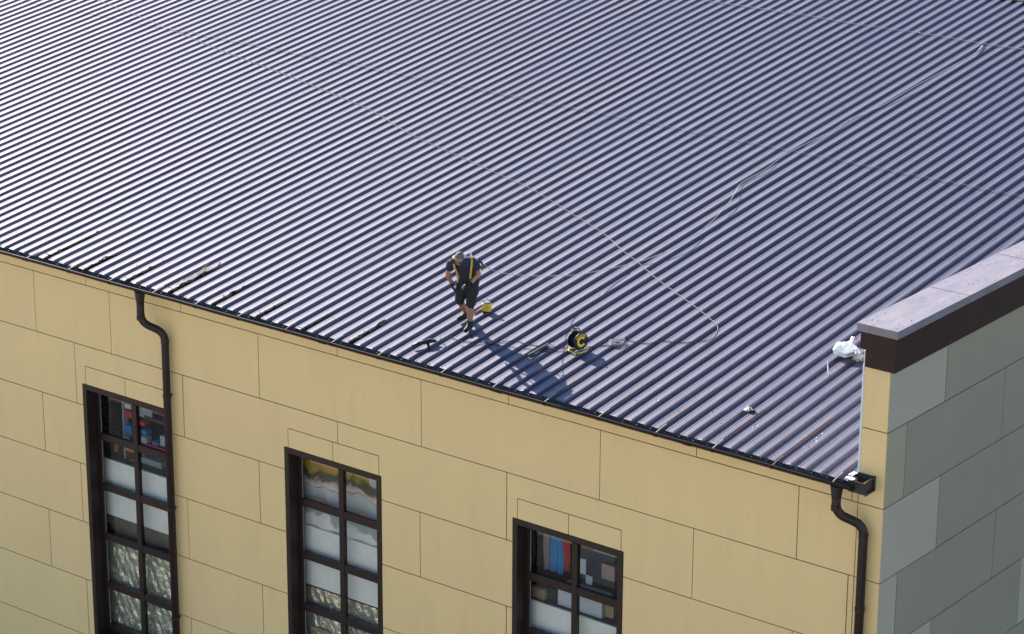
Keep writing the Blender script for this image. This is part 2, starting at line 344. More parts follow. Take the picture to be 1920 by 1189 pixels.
# --- windows
def window(ix):
    a, b = WX[ix]; cx = (a+b)/2
    we = MB()    # outer frame, proud of the cladding, lining the reveal
    f = .38; y0, y1 = -.05, 1.28
    we.box(a, a+f, y0, y1, WZ0, WZ1, S); we.box(b-f, b, y0, y1, WZ0, WZ1, S)
    we.box(a+f, b-f, y0, y1, WZ1-f, WZ1, S); we.box(a+f, b-f, y0, y1, WZ0, WZ0+f, S)
    fr = bpart(we.build('window', M['brown'], bevel=.006))
    xm = a+4.20
    mb = MB(); g0, g1 = .86, 1.12
    xa, xb = a+f, b-f
    mb.box(xa, xa+.27, g0, g1, WZ0+f, WZ1-f, S); mb.box(xb-.27, xb, g0, g1, WZ0+f, WZ1-f, S)
    mb.box(xa+.27, xb-.27, g0, g1, WZ1-f-.5, WZ1-f, S); mb.box(xa+.27, xb-.27, g0, g1, WZ0+f, WZ0+f+.5, S)
    mb.box(xm-.21, xm+.21, g0-.06, g1, WZ0+f+.5, WZ1-f-.5, S)
    for i in range(4):
        z = -11.5-i*3.84
        mb.box(xa+.27, xm-.21, g0-.03, g1, z-.27, z+.27, S); mb.box(xm+.21, xb-.27, g0-.03, g1, z-.27, z+.27, S)
    gb = mb.build('glazing_bars', M['brown'], fr, bevel=.005)
    for (xl, xr) in ((xa+.25, xm-.2), (xm+.2, xb-.25)):
        for i in range(5):
            zt = -8.31 if i == 0 else -11.5-(i-1)*3.84-.25; zb = -11.5-i*3.84+.25 if i < 4 else WZ0+f+.48
            p = MB(); p.box(xl, xr, 1.0, 1.02, zb, zt, S); p.build('pane', M['glass'], fr)
    # light-coloured glazing seal down the left edge of the glass
    s_ = MB(); s_.box(xa+.27, xa+.32, .95, .99, WZ0+f+.5, WZ1-f-.5, S); s_.build('glazing_seal', M['zinc'], fr)
    return fr
for i in range(3): window(i)
# rooms behind the glass: spandrel board at the floor, dark ceiling and back wall
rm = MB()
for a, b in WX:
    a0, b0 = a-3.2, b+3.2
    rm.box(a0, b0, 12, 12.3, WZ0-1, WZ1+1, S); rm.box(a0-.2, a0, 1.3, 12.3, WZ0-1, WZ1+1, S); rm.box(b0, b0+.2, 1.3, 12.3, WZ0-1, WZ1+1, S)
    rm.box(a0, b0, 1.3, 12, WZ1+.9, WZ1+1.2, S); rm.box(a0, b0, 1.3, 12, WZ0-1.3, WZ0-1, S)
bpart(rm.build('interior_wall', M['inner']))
for a, b in WX: sb = MB(); sb.box(a-.3, b+.3, 1.55, 1.7, -17.80, -13.50, S); bpart(sb.build('spandrel_board', M['slab']))
fl = MB()
for a, b in WX: fl.box(a-3, b+3, 1.95, 11.9, -14.2, -13.55, S); fl.box(a-3, b+3, 1.71, 11.9, -18.6, -17.9, S)
bpart(fl.build('floor_deck', M['beam']))

# --- gutter
GY0, GY1, GZR, NR = -.88, -1.56, 1.53, 12
gr = (GY0-GY1)/2; gc = (GY0+GY1)/2
gv = MB()
def arc(r, a0=180, a1=360): return [(gc+r*math.cos(R(a0+(a1-a0)*i/NR)), GZR+r*math.sin(R(a0+(a1-a0)*i/NR))) for i in range(NR+1)]
def sweep(mb, prof, x0, x1, m=0, nseg=40):
    n = len(prof); v = []; f = []
    for s_ in range(nseg+1):
        x = x0+(x1-x0)*s_/nseg
        for (y, z) in prof: v.append((x*S, y*S, (z+.012*math.sin(x*.55))*S))
    for s_ in range(nseg):
        for i in range(n-1): f.append((s_*n+i, s_*n+i+1, (s_+1)*n+i+1, (s_+1)*n+i))
    mb.add(v, f, m)
GX1 = -1.30
sweep(gv, arc(gr), XL, GX1, 0); sweep(gv, arc(gr-.025), XL, GX1, 1)
g = bpart(gv.build('gutter', None, mats=[M['brown'], M['gutter_in']], smooth=True))
lip = MB(); lip.tube([(x*S, (GY1-.015)*S, (GZR+.012*math.sin(x*.55))*S) for x in [XL+(GX1-XL)*i/60 for i in range(61)]], .009, 8); lip.build('rim_bead', M['brown'], g, smooth=True)
for x in (-57.0, -40.4, -26.2, -12.3, -68.0):     # sleeve joints
    q = MB(); sweep(q, arc(gr+.03), x-.25, x+.25, 0, 1); q.build('sleeve', M['brown'], g, smooth=True)
# straps holding the gutter, one every fourth rib
BRX = [-67.66-4*i for i in range(5, 0, -1)] + [-67.66,-63.5,-59.5,-55.4,-51.5,-47.6,-43.45,-39.45,-35.6,-30.5,-26.45,-22.5,-18.5,-14.4,-10.45,-6.4,-2.45]
for n_, x in enumerate(BRX):
    z0 = crest_z(EY)+.012
    p = [(x-.05, -.35, crest_z(-.35)+.02), (x-.03, EY, z0), (x, -1.2, 1.62), (x+.05, GY1-.03, GZR+.05)]
    st = MB(); wv = .032
    v = [(q[0]+d, q[1], q[2]) for q in p for d in (-wv, wv)]
    v2 = [(a_, b_, c_-.02) for a_, b_, c_ in v]
    V = [(a_*S, b_*S, c_*S) for a_, b_, c_ in v+v2]; F = []
    for i in range(3): F += [(2*i, 2*i+1, 2*i+3, 2*i+2), (8+2*i, 8+2*i+2, 8+2*i+3, 8+2*i+1), (2*i, 2*i+2, 8+2*i+2, 8+2*i), (2*i+1, 8+2*i+1, 8+2*i+3, 2*i+3)]
    st.add(V, F, 0)
    b_ = st.build('bracket', M['zinc'] if n_ % 9 != 2 else M['rusty'], g)
    cl = MB(); sweep(cl, [(y, z) for y, z in arc(gr+.022, 175, 330)], x-.2, x-.05, 0, 1); cl.build('bracket_clip', M['brown'], g)
for x, ln in ((-18.5, 5.2), (-14.5, 6.0), (-10.5, 5.0), (-6.5, 6.0), (-2.5, 3.0), (-22.5, 2.5)):   # rusty arms running up beside the rib crest
    xk = RX0+round(x-RX0)
    am = MB(); am.add([(q*S, y*S, (crest_z(y)+dz)*S) for y in (EY-.02, EY+ln) for q, dz in ((xk-.012, .006), (xk+.022, .002), (xk+.035, -.08))], [(0,1,4,3),(1,2,5,4)])
    am.build('bracket_arm', M['rusty'], g)
# boxed outlet at the gutter's end, wrapping in front of the pillar
ob = MB(); x0, x1 = -1.72, -.62
ob.box(x0, x1, -1.06, -1.0, 1.02, 1.70, S); ob.box(x0, x1, -.08, -.02, 1.02, 1.84, S); ob.box(x0, x1, -1.0, -.08, 1.02, 1.08, S)
ob.box(x1, x1+.05, -1.10, -.02, .98, 1.10, S); ob.box(x1, x1+.05, -.12, -.02, 1.10, 1.88, S); ob.box(x1, x1+.05, -1.10, -.98, 1.10, 1.80, S); ob.box(x1, x1+.05, -.98, -.12, 1.76, 1.84, S)
ob.build('outlet_box', M['gutter_in'], g)
eb = MB(); eb.box(x1-.22, x1-.12, -.98, -.10, 1.10, 1.68, S); eb.build('end_board', M['rusty'], g)
gp = MB(); gp.add([(GX1*S, a_*S, b_*S) for a_, b_ in arc(gr)], [tuple(range(NR+1))]); gp.build('stop_end', M['brown'], g)

# --- downpipes
def smooth_path(pts, rad=.35, n=6):
    P = [Vector(p) for p in pts]; out = [P[0]]
    for i in range(1, len(P)-1):
        a = P[i]+(P[i-1]-P[i]).normalized()*min(rad, (P[i-1]-P[i]).length*.48); b = P[i]+(P[i+1]-P[i]).normalized()*min(rad, (P[i+1]-P[i]).length*.48)
        for k in range(n+1):
            t = k/n; out.append(a*(1-t)**2+P[i]*2*t*(1-t)+b*t*t)
    return out+[P[-1]]
def downpipe(xt, xb, ztop, z1, z2):
    r = .265
    path = smooth_path([(xt, gc, ztop-.5), (xt, gc, z1), (xb, -.42, z2), (xb, -.42, -32)], .62, 7)
    mb = MB(); mb.tube([(p.x*S, p.y*S, p.z*S) for p in path], r*S, 20)
    o = bpart(mb.build('downpipe', M['brown'], smooth=True))
    fn = MB(); fn.tube([((xt)*S, gc*S, z*S) for z in (ztop-.32, ztop-.45, ztop-.98, ztop-1.05)], [.36*S, .36*S, .285*S, .285*S], 20); fn.build('funnel', M['brown'], o, smooth=True)
    for z in (-6.2, -14.5, -22.8):
        c_ = MB(); c_.tube([(xb*S, -.42*S, (z+d)*S) for d in (-.12, .12)], (r+.03)*S, 20); c_.box(xb-.06, xb+.06, -.2, 0, z-.08, z+.08, S); c_.build('pipe_clamp', M['brown'], o)
    for z in (z1+.32, z2-.62):
        c_ = MB(); P0 = (xt, gc) if z > -.9 and z == z1+.32 else (xb, -.42)
        c_.tube([(P0[0]*S, P0[1]*S, (z+d)*S) for d in (-.14, .14)], (r+.022)*S, 20); c_.build('socket', M['brown'], o)
    return o
downpipe(-56.92, -55.52, 1.55, -.95, -1.62)
downpipe(-2.33, -.95, 1.55, -.42, -1.08)
# ================================================================== things on the roof
def rz(x, y, up_=0): return Vector((x*S, y*S, crest_z(y)*S+up_))
RT = Vector((math.cos(yaw), -math.sin(yaw), 0)); BK = Vector((-math.sin(yaw), -math.cos(yaw), 0)); UPV = Vector((0, 0, 1))
M['rope'] = mat('pale_rope', (.40,.39,.36), .8, var=.25, vscale=60)
M['wire'] = mat('steel_line', (.30,.30,.30), .7, .1, var=.2, vscale=20)
M['cord'] = mat('black_cord', (.008,.008,.008), .85, spec=.2)
M['greycord'] = mat('grey_wire', (.28,.28,.27), .6, .1, var=.4, vscale=30)
M['yel'] = mat('yellow_plastic', (.72,.47,.03), .42, var=.12, vscale=15, dirt=(.25,.18,.06), dscale=18, dth=(.6,.8))
M['tool'] = mat('black_plastic', (.010,.010,.010), .5, spec=.3, var=.3, vscale=20)
M['grey'] = mat('grey_plastic', (.22,.22,.21), .5, var=.2, vscale=20)
M['bagw'] = mat('white_plastic_bag', (.80,.80,.77), .45, bump=.006, bscale=22)
M['bagg'] = mat('grey_plastic_bag', (.30,.30,.28), .4, bump=.01, bscale=30, var=.3, vscale=25)
M['red'] = mat('red_plastic', (.45,.03,.04), .5)
M['wood'] = mat('weathered_wood', (.30,.19,.09), .7, var=.3, vscale=14)
M['scrap'] = mat('white_scraps', (.62,.62,.60), .6, var=.2, vscale=30)

def catm(P, n=6):
    P = [Vector(p) for p in P]; out = []
    for i in range(len(P)-1):
        a, b, c, d = P[max(i-1, 0)], P[i], P[i+1], P[min(i+2, len(P)-1)]
        for k in range(n):
            t = k/n; out.append(.5*((2*b)+(c-a)*t+(2*a-5*b+4*c-d)*t*t+(-a+3*b-3*c+d)*t**3))
    return out+[P[-1]]
def line_on_roof(pts, lift=.012, sag=0, n=10):
    """drapes a line over the rib crests, dipping a little into the pans"""
    P = catm([(x, y, 0) for x, y in pts], n); out = []
    for p in P:
        ph = (p.x-RX0) % 1.0; d = .5*(1-math.cos(2*math.pi*min(1, ph/.45))) if ph < .45 else 0
        out.append(rz(p.x, p.y, lift-sag*d))
    return out
ra = MB(); ra.tube(line_on_roof([(-106.47, 42.83), (-94.54, 39.78), (-85.67, 37.41), (-78.83, 35.89), (-69.75, 33.56), (-64.71, 32.09), (-59.61, 29.90), (-54.84, 28.35), (-48.36, 26.43), (-43.88, 25.08), (-38.68, 22.81), (-34.64, 21.00), (-31.84, 19.29), (-29.60, 18.07), (-27.12, 16.55), (-24.96, 15.41), (-21.83, 13.79), (-19.78, 12.58), (-19.21, 12.08), (-18.86, 11.38), (-18.70, 10.67), (-18.87, 10.04)], .010, .012, 14), .0056, 6)
tag(ra.build('rope', mat('worn_grey_rope', (.24,.235,.225), .85, var=.35, vscale=40), smooth=True), 'long pale rope slanting over the whole roof and ending in a hook-shaped bend', 'rope')
rc_ = MB(); rc_.tube(line_on_roof([(-64.39, 67.30), (-57.53, 66.00), (-53.00, 66.02), (-47.66, 66.23), (-43.08, 66.13), (-38.77, 66.23), (-36.22, 66.44), (-30.47, 66.34), (-27.24, 66.50), (-23.63, 66.45)], .03, 0, 12), .0075, 6)
rco = rc_.build('safety_line', M['wire'], smooth=True); tag(rco, 'thin grey anchor line stretched along the roof near its ridge', 'safety line')
for (x, y) in [(-36.05, 66.23), (-30.35, 66.12)]:
    an = MB(); p = rz(x, y); an.tube([p, p+Vector((0,0,.05))], .016, 8); an.ell(p+Vector((0,0,.05)), (.03,.03,.02), nu=8, nv=5); an.build('anchor_eye', M['zinc'], rco)
lap = MB(); lp_ = [(-87.80, 40.25), (-74.94, 39.97), (-63.63, 40.05), (-52.89, 40.02), (-41.50, 40.01), (-30.83, 39.88), (-19.65, 39.68), (-13.06, 39.93)]
lap.tube(line_on_roof([(x, 39.9) for x in range(-96, -1, 4)], .008, .0, 3), .003, 5)
tag(lap.build('lap_line', M['wire'], smooth=True), 'very thin faint line added straight along the overlap of the roof sheets', 'wire')  # added thin tube that marks the sheet overlap, not a separate wire

# electric cord: from the rope's end to the reel and on to the tool bundle
cd1 = MB(); cd1.tube(line_on_roof([(-18.81, 10.07), (-19.36, 9.59), (-20.10, 9.03), (-20.86, 8.85), (-21.29, 8.61), (-21.69, 8.03), (-22.18, 7.85), (-23.08, 7.70), (-23.49, 6.85), (-24.09, 6.26), (-24.78, 5.69)], .012, .02, 8), .006, 6)
c1 = cd1.build('cord', M['cord'], smooth=True); tag(c1, 'black electric cord running from the bend of the pale rope to the cable reel', 'electric cord')
cd2 = MB(); cd2.tube(line_on_roof([(-25.36, 5.02), (-26.33, 4.83), (-27.30, 4.47), (-28.18, 4.24), (-29.34, 4.22), (-30.20, 3.30), (-31.08, 3.07), (-31.98, 2.58), (-32.87, 2.62), (-33.26, 2.67), (-33.27, 2.04), (-33.46, 1.85)], .012, .02, 8), .006, 6)
cd2.tube(line_on_roof([(-25.18, 4.68), (-25.81, 4.42), (-26.20, 4.11), (-27.27, 3.87), (-27.95, 3.67), (-28.82, 3.44), (-29.62, 3.27), (-30.59, 2.99), (-31.23, 2.19), (-31.73, 2.00)], .012, .02, 8), .005, 6)
tag(cd2.build('cord', M['cord'], smooth=True), 'two loose black cords trailing from the cable reel past the worker to the black tool', 'electric cord')
# tangle of grey wire
tg = MB(); rnd = random.Random(5)
cx_, cy_ = [(-23.38, 7.09)][0]
for q in range(9):
    a0 = rnd.uniform(0, 6.28); pts = []
    for k in range(9):
        a0 += rnd.uniform(.4, 1.3); rr = rnd.uniform(.25, .62)
        pts.append(rz(cx_+rr*math.cos(a0)*.8, cy_+rr*math.sin(a0)*.9, .01+abs(rnd.gauss(0, .035))))
    tg.tube(catm(pts, 5), .0035, 5)
tgo = tg.build('wire_tangle', M['greycord'], smooth=True); tag(tgo, 'loose tangle of pale grey wire on the roof just right of the cable reel', 'wire tangle')

# ---- cable reel
rx, ry = [(-24.94, 5.08)][0]
rl = empty('cable_reel', rz(rx, ry, 0)); tag(rl, 'black cable reel with a yellow face standing upright on the roof', 'cable reel')
def child(mb, name, m, par, **k): return mb.build(name, m, par, **k)
AX = Vector((.97, -.22, 0)).normalized(); SD = UPV.cross(AX).normalized()      # AX: the way the yellow face looks
def disc(mb, c, ax, r, h, n=32, m=0):
    mb.tube([c-ax*h/2, c+ax*h/2], r, n, True, m)
hub = Vector((0, 0, .19))
d = MB(); disc(d, hub, AX, .105, .15); child(d, 'cable_winding', M['cord'], rl, bevel=.004)
for s_ in (-1, 1):
    d = MB(); disc(d, hub+AX*(.08*s_), AX, .152, .022, 40); child(d, 'flange', M['tool'], rl, bevel=.005)
ring = MB(); n = 40
def annulus(mb, c, r0, r1, a0, a1, t, n=36):
    v = []; f = []
    for i in range(n+1):
        a = a0+(a1-a0)*i/n; e = SD*math.cos(a)+UPV*math.sin(a)
        v += [c+e*r0, c+e*r1, c+e*r1+AX*t, c+e*r0+AX*t]
    for i in range(n):
        for k in range(4): f.append((4*i+k, 4*i+(k+1)%4, 4*i+4+(k+1)%4, 4*i+4+k))
    mb.add(v, f+[(0,1,2,3), (4*n+3, 4*n+2, 4*n+1, 4*n)])
annulus(ring, hub+AX*.092, .052, .094, R(38), R(322), .006); ro = child(ring, 'face_ring', M['yel'], rl)
mk = MB()
for i in range(11): annulus(mk, hub+AX*.092, .106, .132, R(35+i*11), R(42+i*11), .004, 3)
child(mk, 'rim_mark', M['yel'], rl)
cr_ = MB()
for a in (90, 210, 330): disc(cr_, hub+AX*.10+(SD*math.cos(R(a))+UPV*math.sin(R(a)))*.024, AX, .021, .016, 14)
child(cr_, 'socket_plate', M['tool'], rl)
fr_ = MB()
for s_ in (-1, 1):
    o_ = AX*(.105*s_)
    fr_.tube(catm([o_+SD*.15+UPV*.018, o_+SD*.10+UPV*.19, o_+SD*.05+UPV*.345, o_+UPV*.365, o_-SD*.05+UPV*.345, o_-SD*.10+UPV*.19, o_-SD*.15+UPV*.018] if s_ < 0 else
                  [o_+SD*.15+UPV*.018, o_+SD*.06+UPV*.05, o_-SD*.06+UPV*.05, o_-SD*.15+UPV*.018], 5), .010, 8)
fr_.tube([-AX*.105+UPV*.19, AX*.08+UPV*.19], .012, 8)
child(fr_, 'frame', M['zinc'], rl, smooth=True)
bs = MB(); bs.tube(catm([AX*.09+SD*.13+UPV*.014, AX*.125+SD*.06+UPV*.012, AX*.125-SD*.06+UPV*.012, AX*.09-SD*.13+UPV*.014, -AX*.10-SD*.12+UPV*.014, -AX*.12+UPV*.014, -AX*.10+SD*.12+UPV*.014, AX*.09+SD*.13+UPV*.014], 5), .012, 8)
child(bs, 'base_hoop', M['yel'], rl, smooth=True)
hd = MB(); hd.tube(catm([-AX*.10+UPV*.35, -AX*.07+UPV*.395, AX*.03+UPV*.395, AX*.06+UPV*.345], 5), .011, 8); child(hd, 'handle', M['tool'], rl, smooth=True)

# ---- yellow tool box behind the worker and the wooden stick beside it
bx_, by_ = [(-33.56, 6.91)][0]
yb = empty('tool_box', rz(bx_, by_), R(12)); tag(yb, 'small yellow tool box with a grey handle on the roof behind the worker', 'tool box')
q = MB(); q.box(-.07, .07, -.055, .055, .012, .165); q.build('body', M['yel'], yb, bevel=.018)
q = MB(); q.box(-.074, .074, -.06, .06, 0, .022); q.build('base', M['tool'], yb, bevel=.006)
q = MB(); q.tube(catm([(-.055, 0, .155), (-.05, 0, .215), (.05, 0, .22), (.055, 0, .155)], 4), .011, 8); q.build('handle', M['grey'], yb, smooth=True)
q = MB(); q.box(-.045, .05, -.05, .045, .163, .185); q.build('lid', M['grey'], yb, bevel=.006)
q = MB(); q.box(-.05, .0, -.060, -.053, .10, .125); q.build('badge', M['scrap'], yb)
p0, p1 = [(-34.07, 6.17), (-34.09, 7.19)]
st = MB(); a_, b_ = rz(*p0, .02), rz(*p1, .02); st.tube([a_, a_*.5+b_*.5, b_], [.012, .016, .02], 6); tag(st.build('stick', M['wood'], smooth=True), 'short brown wooden stick leaning against the yellow tool box', 'stick')

# ---- black pistol-grip tool lying left of the worker
tx, ty = [(-33.75, 0.88)][0]; p0, p1 = [(-34.51, 0.28), (-33.52, 1.81)]
tl = empty('power_tool', rz(tx, ty)); tag(tl, 'long black pistol-grip tool lying across the ribs left of the worker', 'power tool')
dv = (rz(*p1)-rz(*p0)); LN = dv.length; dv.normalize(); nv_ = dv.cross(UPV).normalized(); O = Vector((0, 0, 0))
def L(a, b, c): return dv*a+nv_*b+UPV*c
q = MB(); q.tube([L(-.24, 0, .06), L(-.14, 0, .075), L(-.02, 0, .085), L(.10, 0, .08), L(.2, 0, .06)], [.012, .03, .04, .038, .022], 12); q.build('body', M['tool'], tl, smooth=True)
q = MB(); q.tube([L(.05, 0, .06), L(.04, .07, .02), L(.03, .13, .012)], [.026, .024, .026], 10); q.build('grip', M['tool'], tl, smooth=True)
q = MB(); q.tube([L(-.13, 0, .108), L(.12, 0, .118)], [.010, .012], 8); q.build('top_sleeve', M['grey'], tl, smooth=True)
q = MB(); q.tube(catm([L(.2, 0, .06), L(.24, -.01, .10), L(.29, -.04, .08), L(.27, -.08, .02)], 5), .009, 6); q.build('cable_end', M['scrap'], tl, smooth=True)
# ---- bundle of black rods
p0, p1 = [(-27.13, 2.98), (-26.95, 4.49)]
rb = MB(); a_, b_ = rz(*p0, .0), rz(*p1, .0); dd = (b_-a_); pp = dd.cross(UPV).normalized()
for i in range(7):
    o1 = pp*rnd.uniform(-.045, .045)+UPV*rnd.uniform(.012, .06); o2 = pp*rnd.uniform(-.03, .03)+UPV*rnd.uniform(.012, .05)
    rb.tube([a_+o1+dd*rnd.uniform(-.1, .05), b_+o2+dd*rnd.uniform(-.1, .15)], rnd.uniform(.009, .016), 7, m=0 if i % 3 else 1)
rb.tube(catm([b_+UPV*.03, b_+dd*.12+UPV*.05, b_+dd*.3+pp*.04+UPV*.03, b_+dd*.4-pp*.03+UPV*.01], 5), .005, 5, m=1)
tag(rb.build('rod_bundle', None, mats=[M['tool'], M['grey']]), 'small bundle of dark rods lying along a rib between worker and reel', 'rods')
# ---- crumpled scrap
p0 = [(-11.14, 3.41)][0]; cs = MB(); rn2 = random.Random(3)
for i in range(7):
    c = rz(p0[0]+rn2.uniform(-.2, .2), p0[1]+rn2.uniform(-.15, .15), .03)
    cs.ell(c, (rn2.uniform(.02, .045), rn2.uniform(.02, .04), rn2.uniform(.015, .04)), nu=7, nv=5, m=i % 2, fn=lambda a, b, c: 1+.35*math.sin(9*a+7*b+5*c))
tag(cs.build('crumpled_scrap', None, mats=[M['tool'], M['scrap']]), 'small crumpled black and silver scrap alone on the lower right of the roof', 'scrap')

# ---- plastic bags by the parapet
p0 = [(-10.20, 12.44)][0]
bgw = empty('plastic_bag', rz(*p0)); tag(bgw, 'stuffed white plastic bag with dark print and red tie beside the parapet', 'plastic bag')
q = MB(); nz = lambda a, b, c: 1+.06*math.sin(7*a+3*b)+.05*math.sin(9*b+6*c)+.03*math.sin(17*a-11*c)
q.ell(UPV*.115, (.195, .14, .125), (RT, BK, UPV), 40, 26, fn=nz); q.ell(RT*.13+UPV*.09-BK*.03, (.10, .09, .085), (RT, BK, UPV), 20, 14, fn=nz)
q.build('bag', M['bagw'], bgw, smooth=True)
q = MB(); q.tube([RT*.06+UPV*.20-BK*.03, RT*.10+UPV*.245-BK*.05, RT*.125+UPV*.30-BK*.06, RT*.16+UPV*.305-BK*.06], [.05, .022, .03, .012], 9); q.build('knot', M['bagw'], bgw, smooth=True)
q = MB(); q.tube([RT*.14+UPV*.285-BK*.05, RT*.185+UPV*.30-BK*.05, RT*.19+UPV*.27-BK*.06], [.012, .016, .010], 7); q.build('tie', M['red'], bgw, smooth=True)
q = MB()      # illegible dark print wrapped on the bag's side
for i in range(13):
    ph = R(8+i*5.5+rn2.uniform(-2, 2)); th = R(78+((i*37) % 5)*8)
    for k in range(2):
        pts = []
        for t in range(4):
            a = ph+R(rn2.uniform(-3, 3))+R(t*2.2); b = th+R(t*5-6)+R(rn2.uniform(-3, 3)); dn = (math.sin(b)*math.cos(-a+R(62))*1.0, math.sin(b)*math.sin(-a+R(62)), math.cos(b))
            k_ = nz(*dn)*1.012; pts.append(UPV*.115+RT*(.195*dn[0]*k_)+BK*(.14*dn[1]*k_)+UPV*(.125*dn[2]*k_))
        q.tube(pts, .0035, 4)
q.build('print', M['grey'], bgw)
p0 = [(-9.18, 12.24)][0]
bgg = empty('plastic_bag', rz(*p0)); tag(bgg, 'small crumpled grey plastic bag between the white bag and the parapet', 'plastic bag')
q = MB(); q.ell(UPV*.075, (.095, .085, .08), (RT, BK, UPV), 26, 18, fn=lambda a, b, c: 1+.12*math.sin(8*a+5*c)+.08*math.sin(13*b-7*a)+.05*math.sin(21*c+9*b)); q.build('bag', M['bagg'], bgg, smooth=True)
q = MB(); q.tube([-RT*.06+UPV*.09, -RT*.11+UPV*.10, -RT*.14+UPV*.085], [.03, .015, .028], 8); q.build('knot', M['bagg'], bgg, smooth=True)
# sliver
a_, b_ = [(-10.19, 10.41), (-9.71, 9.76)]
q = MB(); A_ = rz(*a_, .14); B_ = rz(*b_, .01); q.tube([B_, (A_+B_)/2, A_], [.006, .01, .003], 5); tag(q.build('white_sliver', M['scrap']), 'thin white sliver standing in a roof channel below the white bag', 'sliver')

# ---- dark wiry cable clumps running up from the gutter straps
CLN = ['beside the strap nearest the left picture edge', 'beside the second strap from the left picture edge', 'beside the strap just left of the left downpipe', 'with straw, just right of the left downpipe',
       'beside the second strap right of the left downpipe', 'midway between the left downpipe and the worker', 'beside the strap left of the long black tool', 'just below the long black tool']
rn = random.Random(11)
for i, (xs, n_) in enumerate(zip((-66.95, -63.0, -59.0, -54.9, -50.9, -46.9, -42.85, -38.9), (9, 9, 6, 9, 7, 6, 5, 7))):
    xk = RX0+round(xs-RX0)-.0; mb = MB()
    for q in range(7):
        y = rn.uniform(EY-.1, EY+1.0); pts = []; x = xk+rn.uniform(.05, .2)
        L_ = rn.uniform(1.2, 3.6)*(n_/7.)
        for k in range(7):
            ph = (x-xk); z = -DEP*.6 if .05 < ph < .42 else 0
            pts.append(Vector((x*S, y*S, (crest_z(y)+z+.03+abs(rn.gauss(0, .05)))*S))); y += L_/6; x = xk+rn.uniform(.03, .26)
        mb.tube(catm(pts, 4), rn.uniform(.006, .013), 5)
    for q in range(4):
        y = rn.uniform(EY-.1, EY+1.6); x = xk+rn.uniform(.02, .35)
        p = Vector((x*S, y*S, (crest_z(y)-.08)*S)); mb.tube(catm([p, p+Vector((rn.uniform(-.03, .03), -.02, .05)), p+Vector((rn.uniform(-.06, .06), -.05, .06))], 3), .005, 4)
    y = EY-.12; mb.tube(catm([Vector(((xk+.1)*S, (EY+.4)*S, (crest_z(EY+.4)-DEP+.05)*S)), Vector(((xk+.12)*S, y*S, (EZ-.05)*S)), Vector(((xk+.15)*S, (y-.12)*S, (EZ-.28)*S)), Vector(((xk+.2)*S, (y-.1)*S, (EZ-.45)*S))], 4), .011, 6)
    o = mb.build('heating_cable', M['cord'], smooth=True)
    tag(o, 'tangled black cable in the roof channel '+CLN[i], 'cable', 'black cable tangles along the eave')
q = MB()
for k in range(14):
    a_ = Vector((-54.75*S+rn.uniform(-.06, .1), rn.uniform(0, 3)*S, 0)); a_.z = crest_z(a_.y/S)*S+.01
    b_ = a_+Vector((rn.uniform(-.1, .12), rn.uniform(.1, .35), 0)); b_.z = crest_z(b_.y/S)*S+rn.uniform(.01, .08); q.tube([a_, b_], .003, 4)
tag(q.build('straw', M['wood']), 'dry straw caught on the black cable right of the left downpipe', 'straw', kind='stuff')
# ---- pale scraps lying in the gutter
for (x0, x1, n_, lab) in ((-38.3, -37.6, 5, 'below the long black tool'), (-33.4, -31.6, 10, 'under the worker\'s shadow start'), (-24.4, -22.6, 12, 'below the cable reel'), (-5.2, -4.5, 6, 'near the right downpipe')):
    q = MB()
    for k in range(n_):
        x = rn.uniform(x0, x1); y = rn.uniform(-1.40, -1.22); c = Vector((x*S, y*S, (1.33+.03*rn.random())*S))
        q.ell(c, (rn.uniform(.02, .06), rn.uniform(.012, .02), rn.uniform(.006, .014)), nu=7, nv=4, fn=lambda a, b, c: 1+.3*math.sin(8*a+5*b))
    tag(q.build('litter', M['scrap'], smooth=True), 'pale scraps lying in the gutter '+lab, 'litter', kind='stuff')
q = MB()
for k in range(260):
    x = rn.uniform(-71, -2); c = Vector((x*S, rn.uniform(-1.38, -1.05)*S, (1.285+.02*rn.random())*S)); q.ell(c, (rn.uniform(.01, .05), rn.uniform(.008, .02), .006), nu=6, nv=3, m=k % 3)
tag(q.build('leaf_litter', None, mats=[M['wood'], M['tool'], M['grey']]), 'dark leaf litter along the bottom of the gutter', 'leaf litter', kind='stuff')
# ---- white sealing sheets at the roof's lower right corner
for c, ax, hs, lab in (((-1.90, -.25, 1.76), 12, (.16, .22), 'upper'), ((-1.55, -1.12, 1.86), 20, (.30, .14), 'lower')):
    q = MB(); a = R(ax); u_ = Vector((math.cos(a), -math.sin(a), .05)); v_ = Vector((math.sin(a), math.cos(a), .12)); cc = Vector(c)
    g_ = 5; V = []; F = []
    for i in range(g_+1):
        for j in range(g_+1):
            V.append((cc+u_*((i/g_*2-1)*hs[0])+v_*((j/g_*2-1)*hs[1])+UPV*rn.uniform(-.015, .02))*S)
    V2 = [v-UPV*.006 for v in V]; n1 = len(V)
    for i in range(g_):
        for j in range(g_): F += [(i*6+j, (i+1)*6+j, (i+1)*6+j+1, i*6+j+1), (n1+i*6+j, n1+i*6+j+1, n1+(i+1)*6+j+1, n1+(i+1)*6+j)]
    q.add(V+V2, F); tag(q.build('sealing_sheet', M['white']), 'bent white sheet at the roof\'s lower right corner, the '+lab+' of two', 'metal sheet')
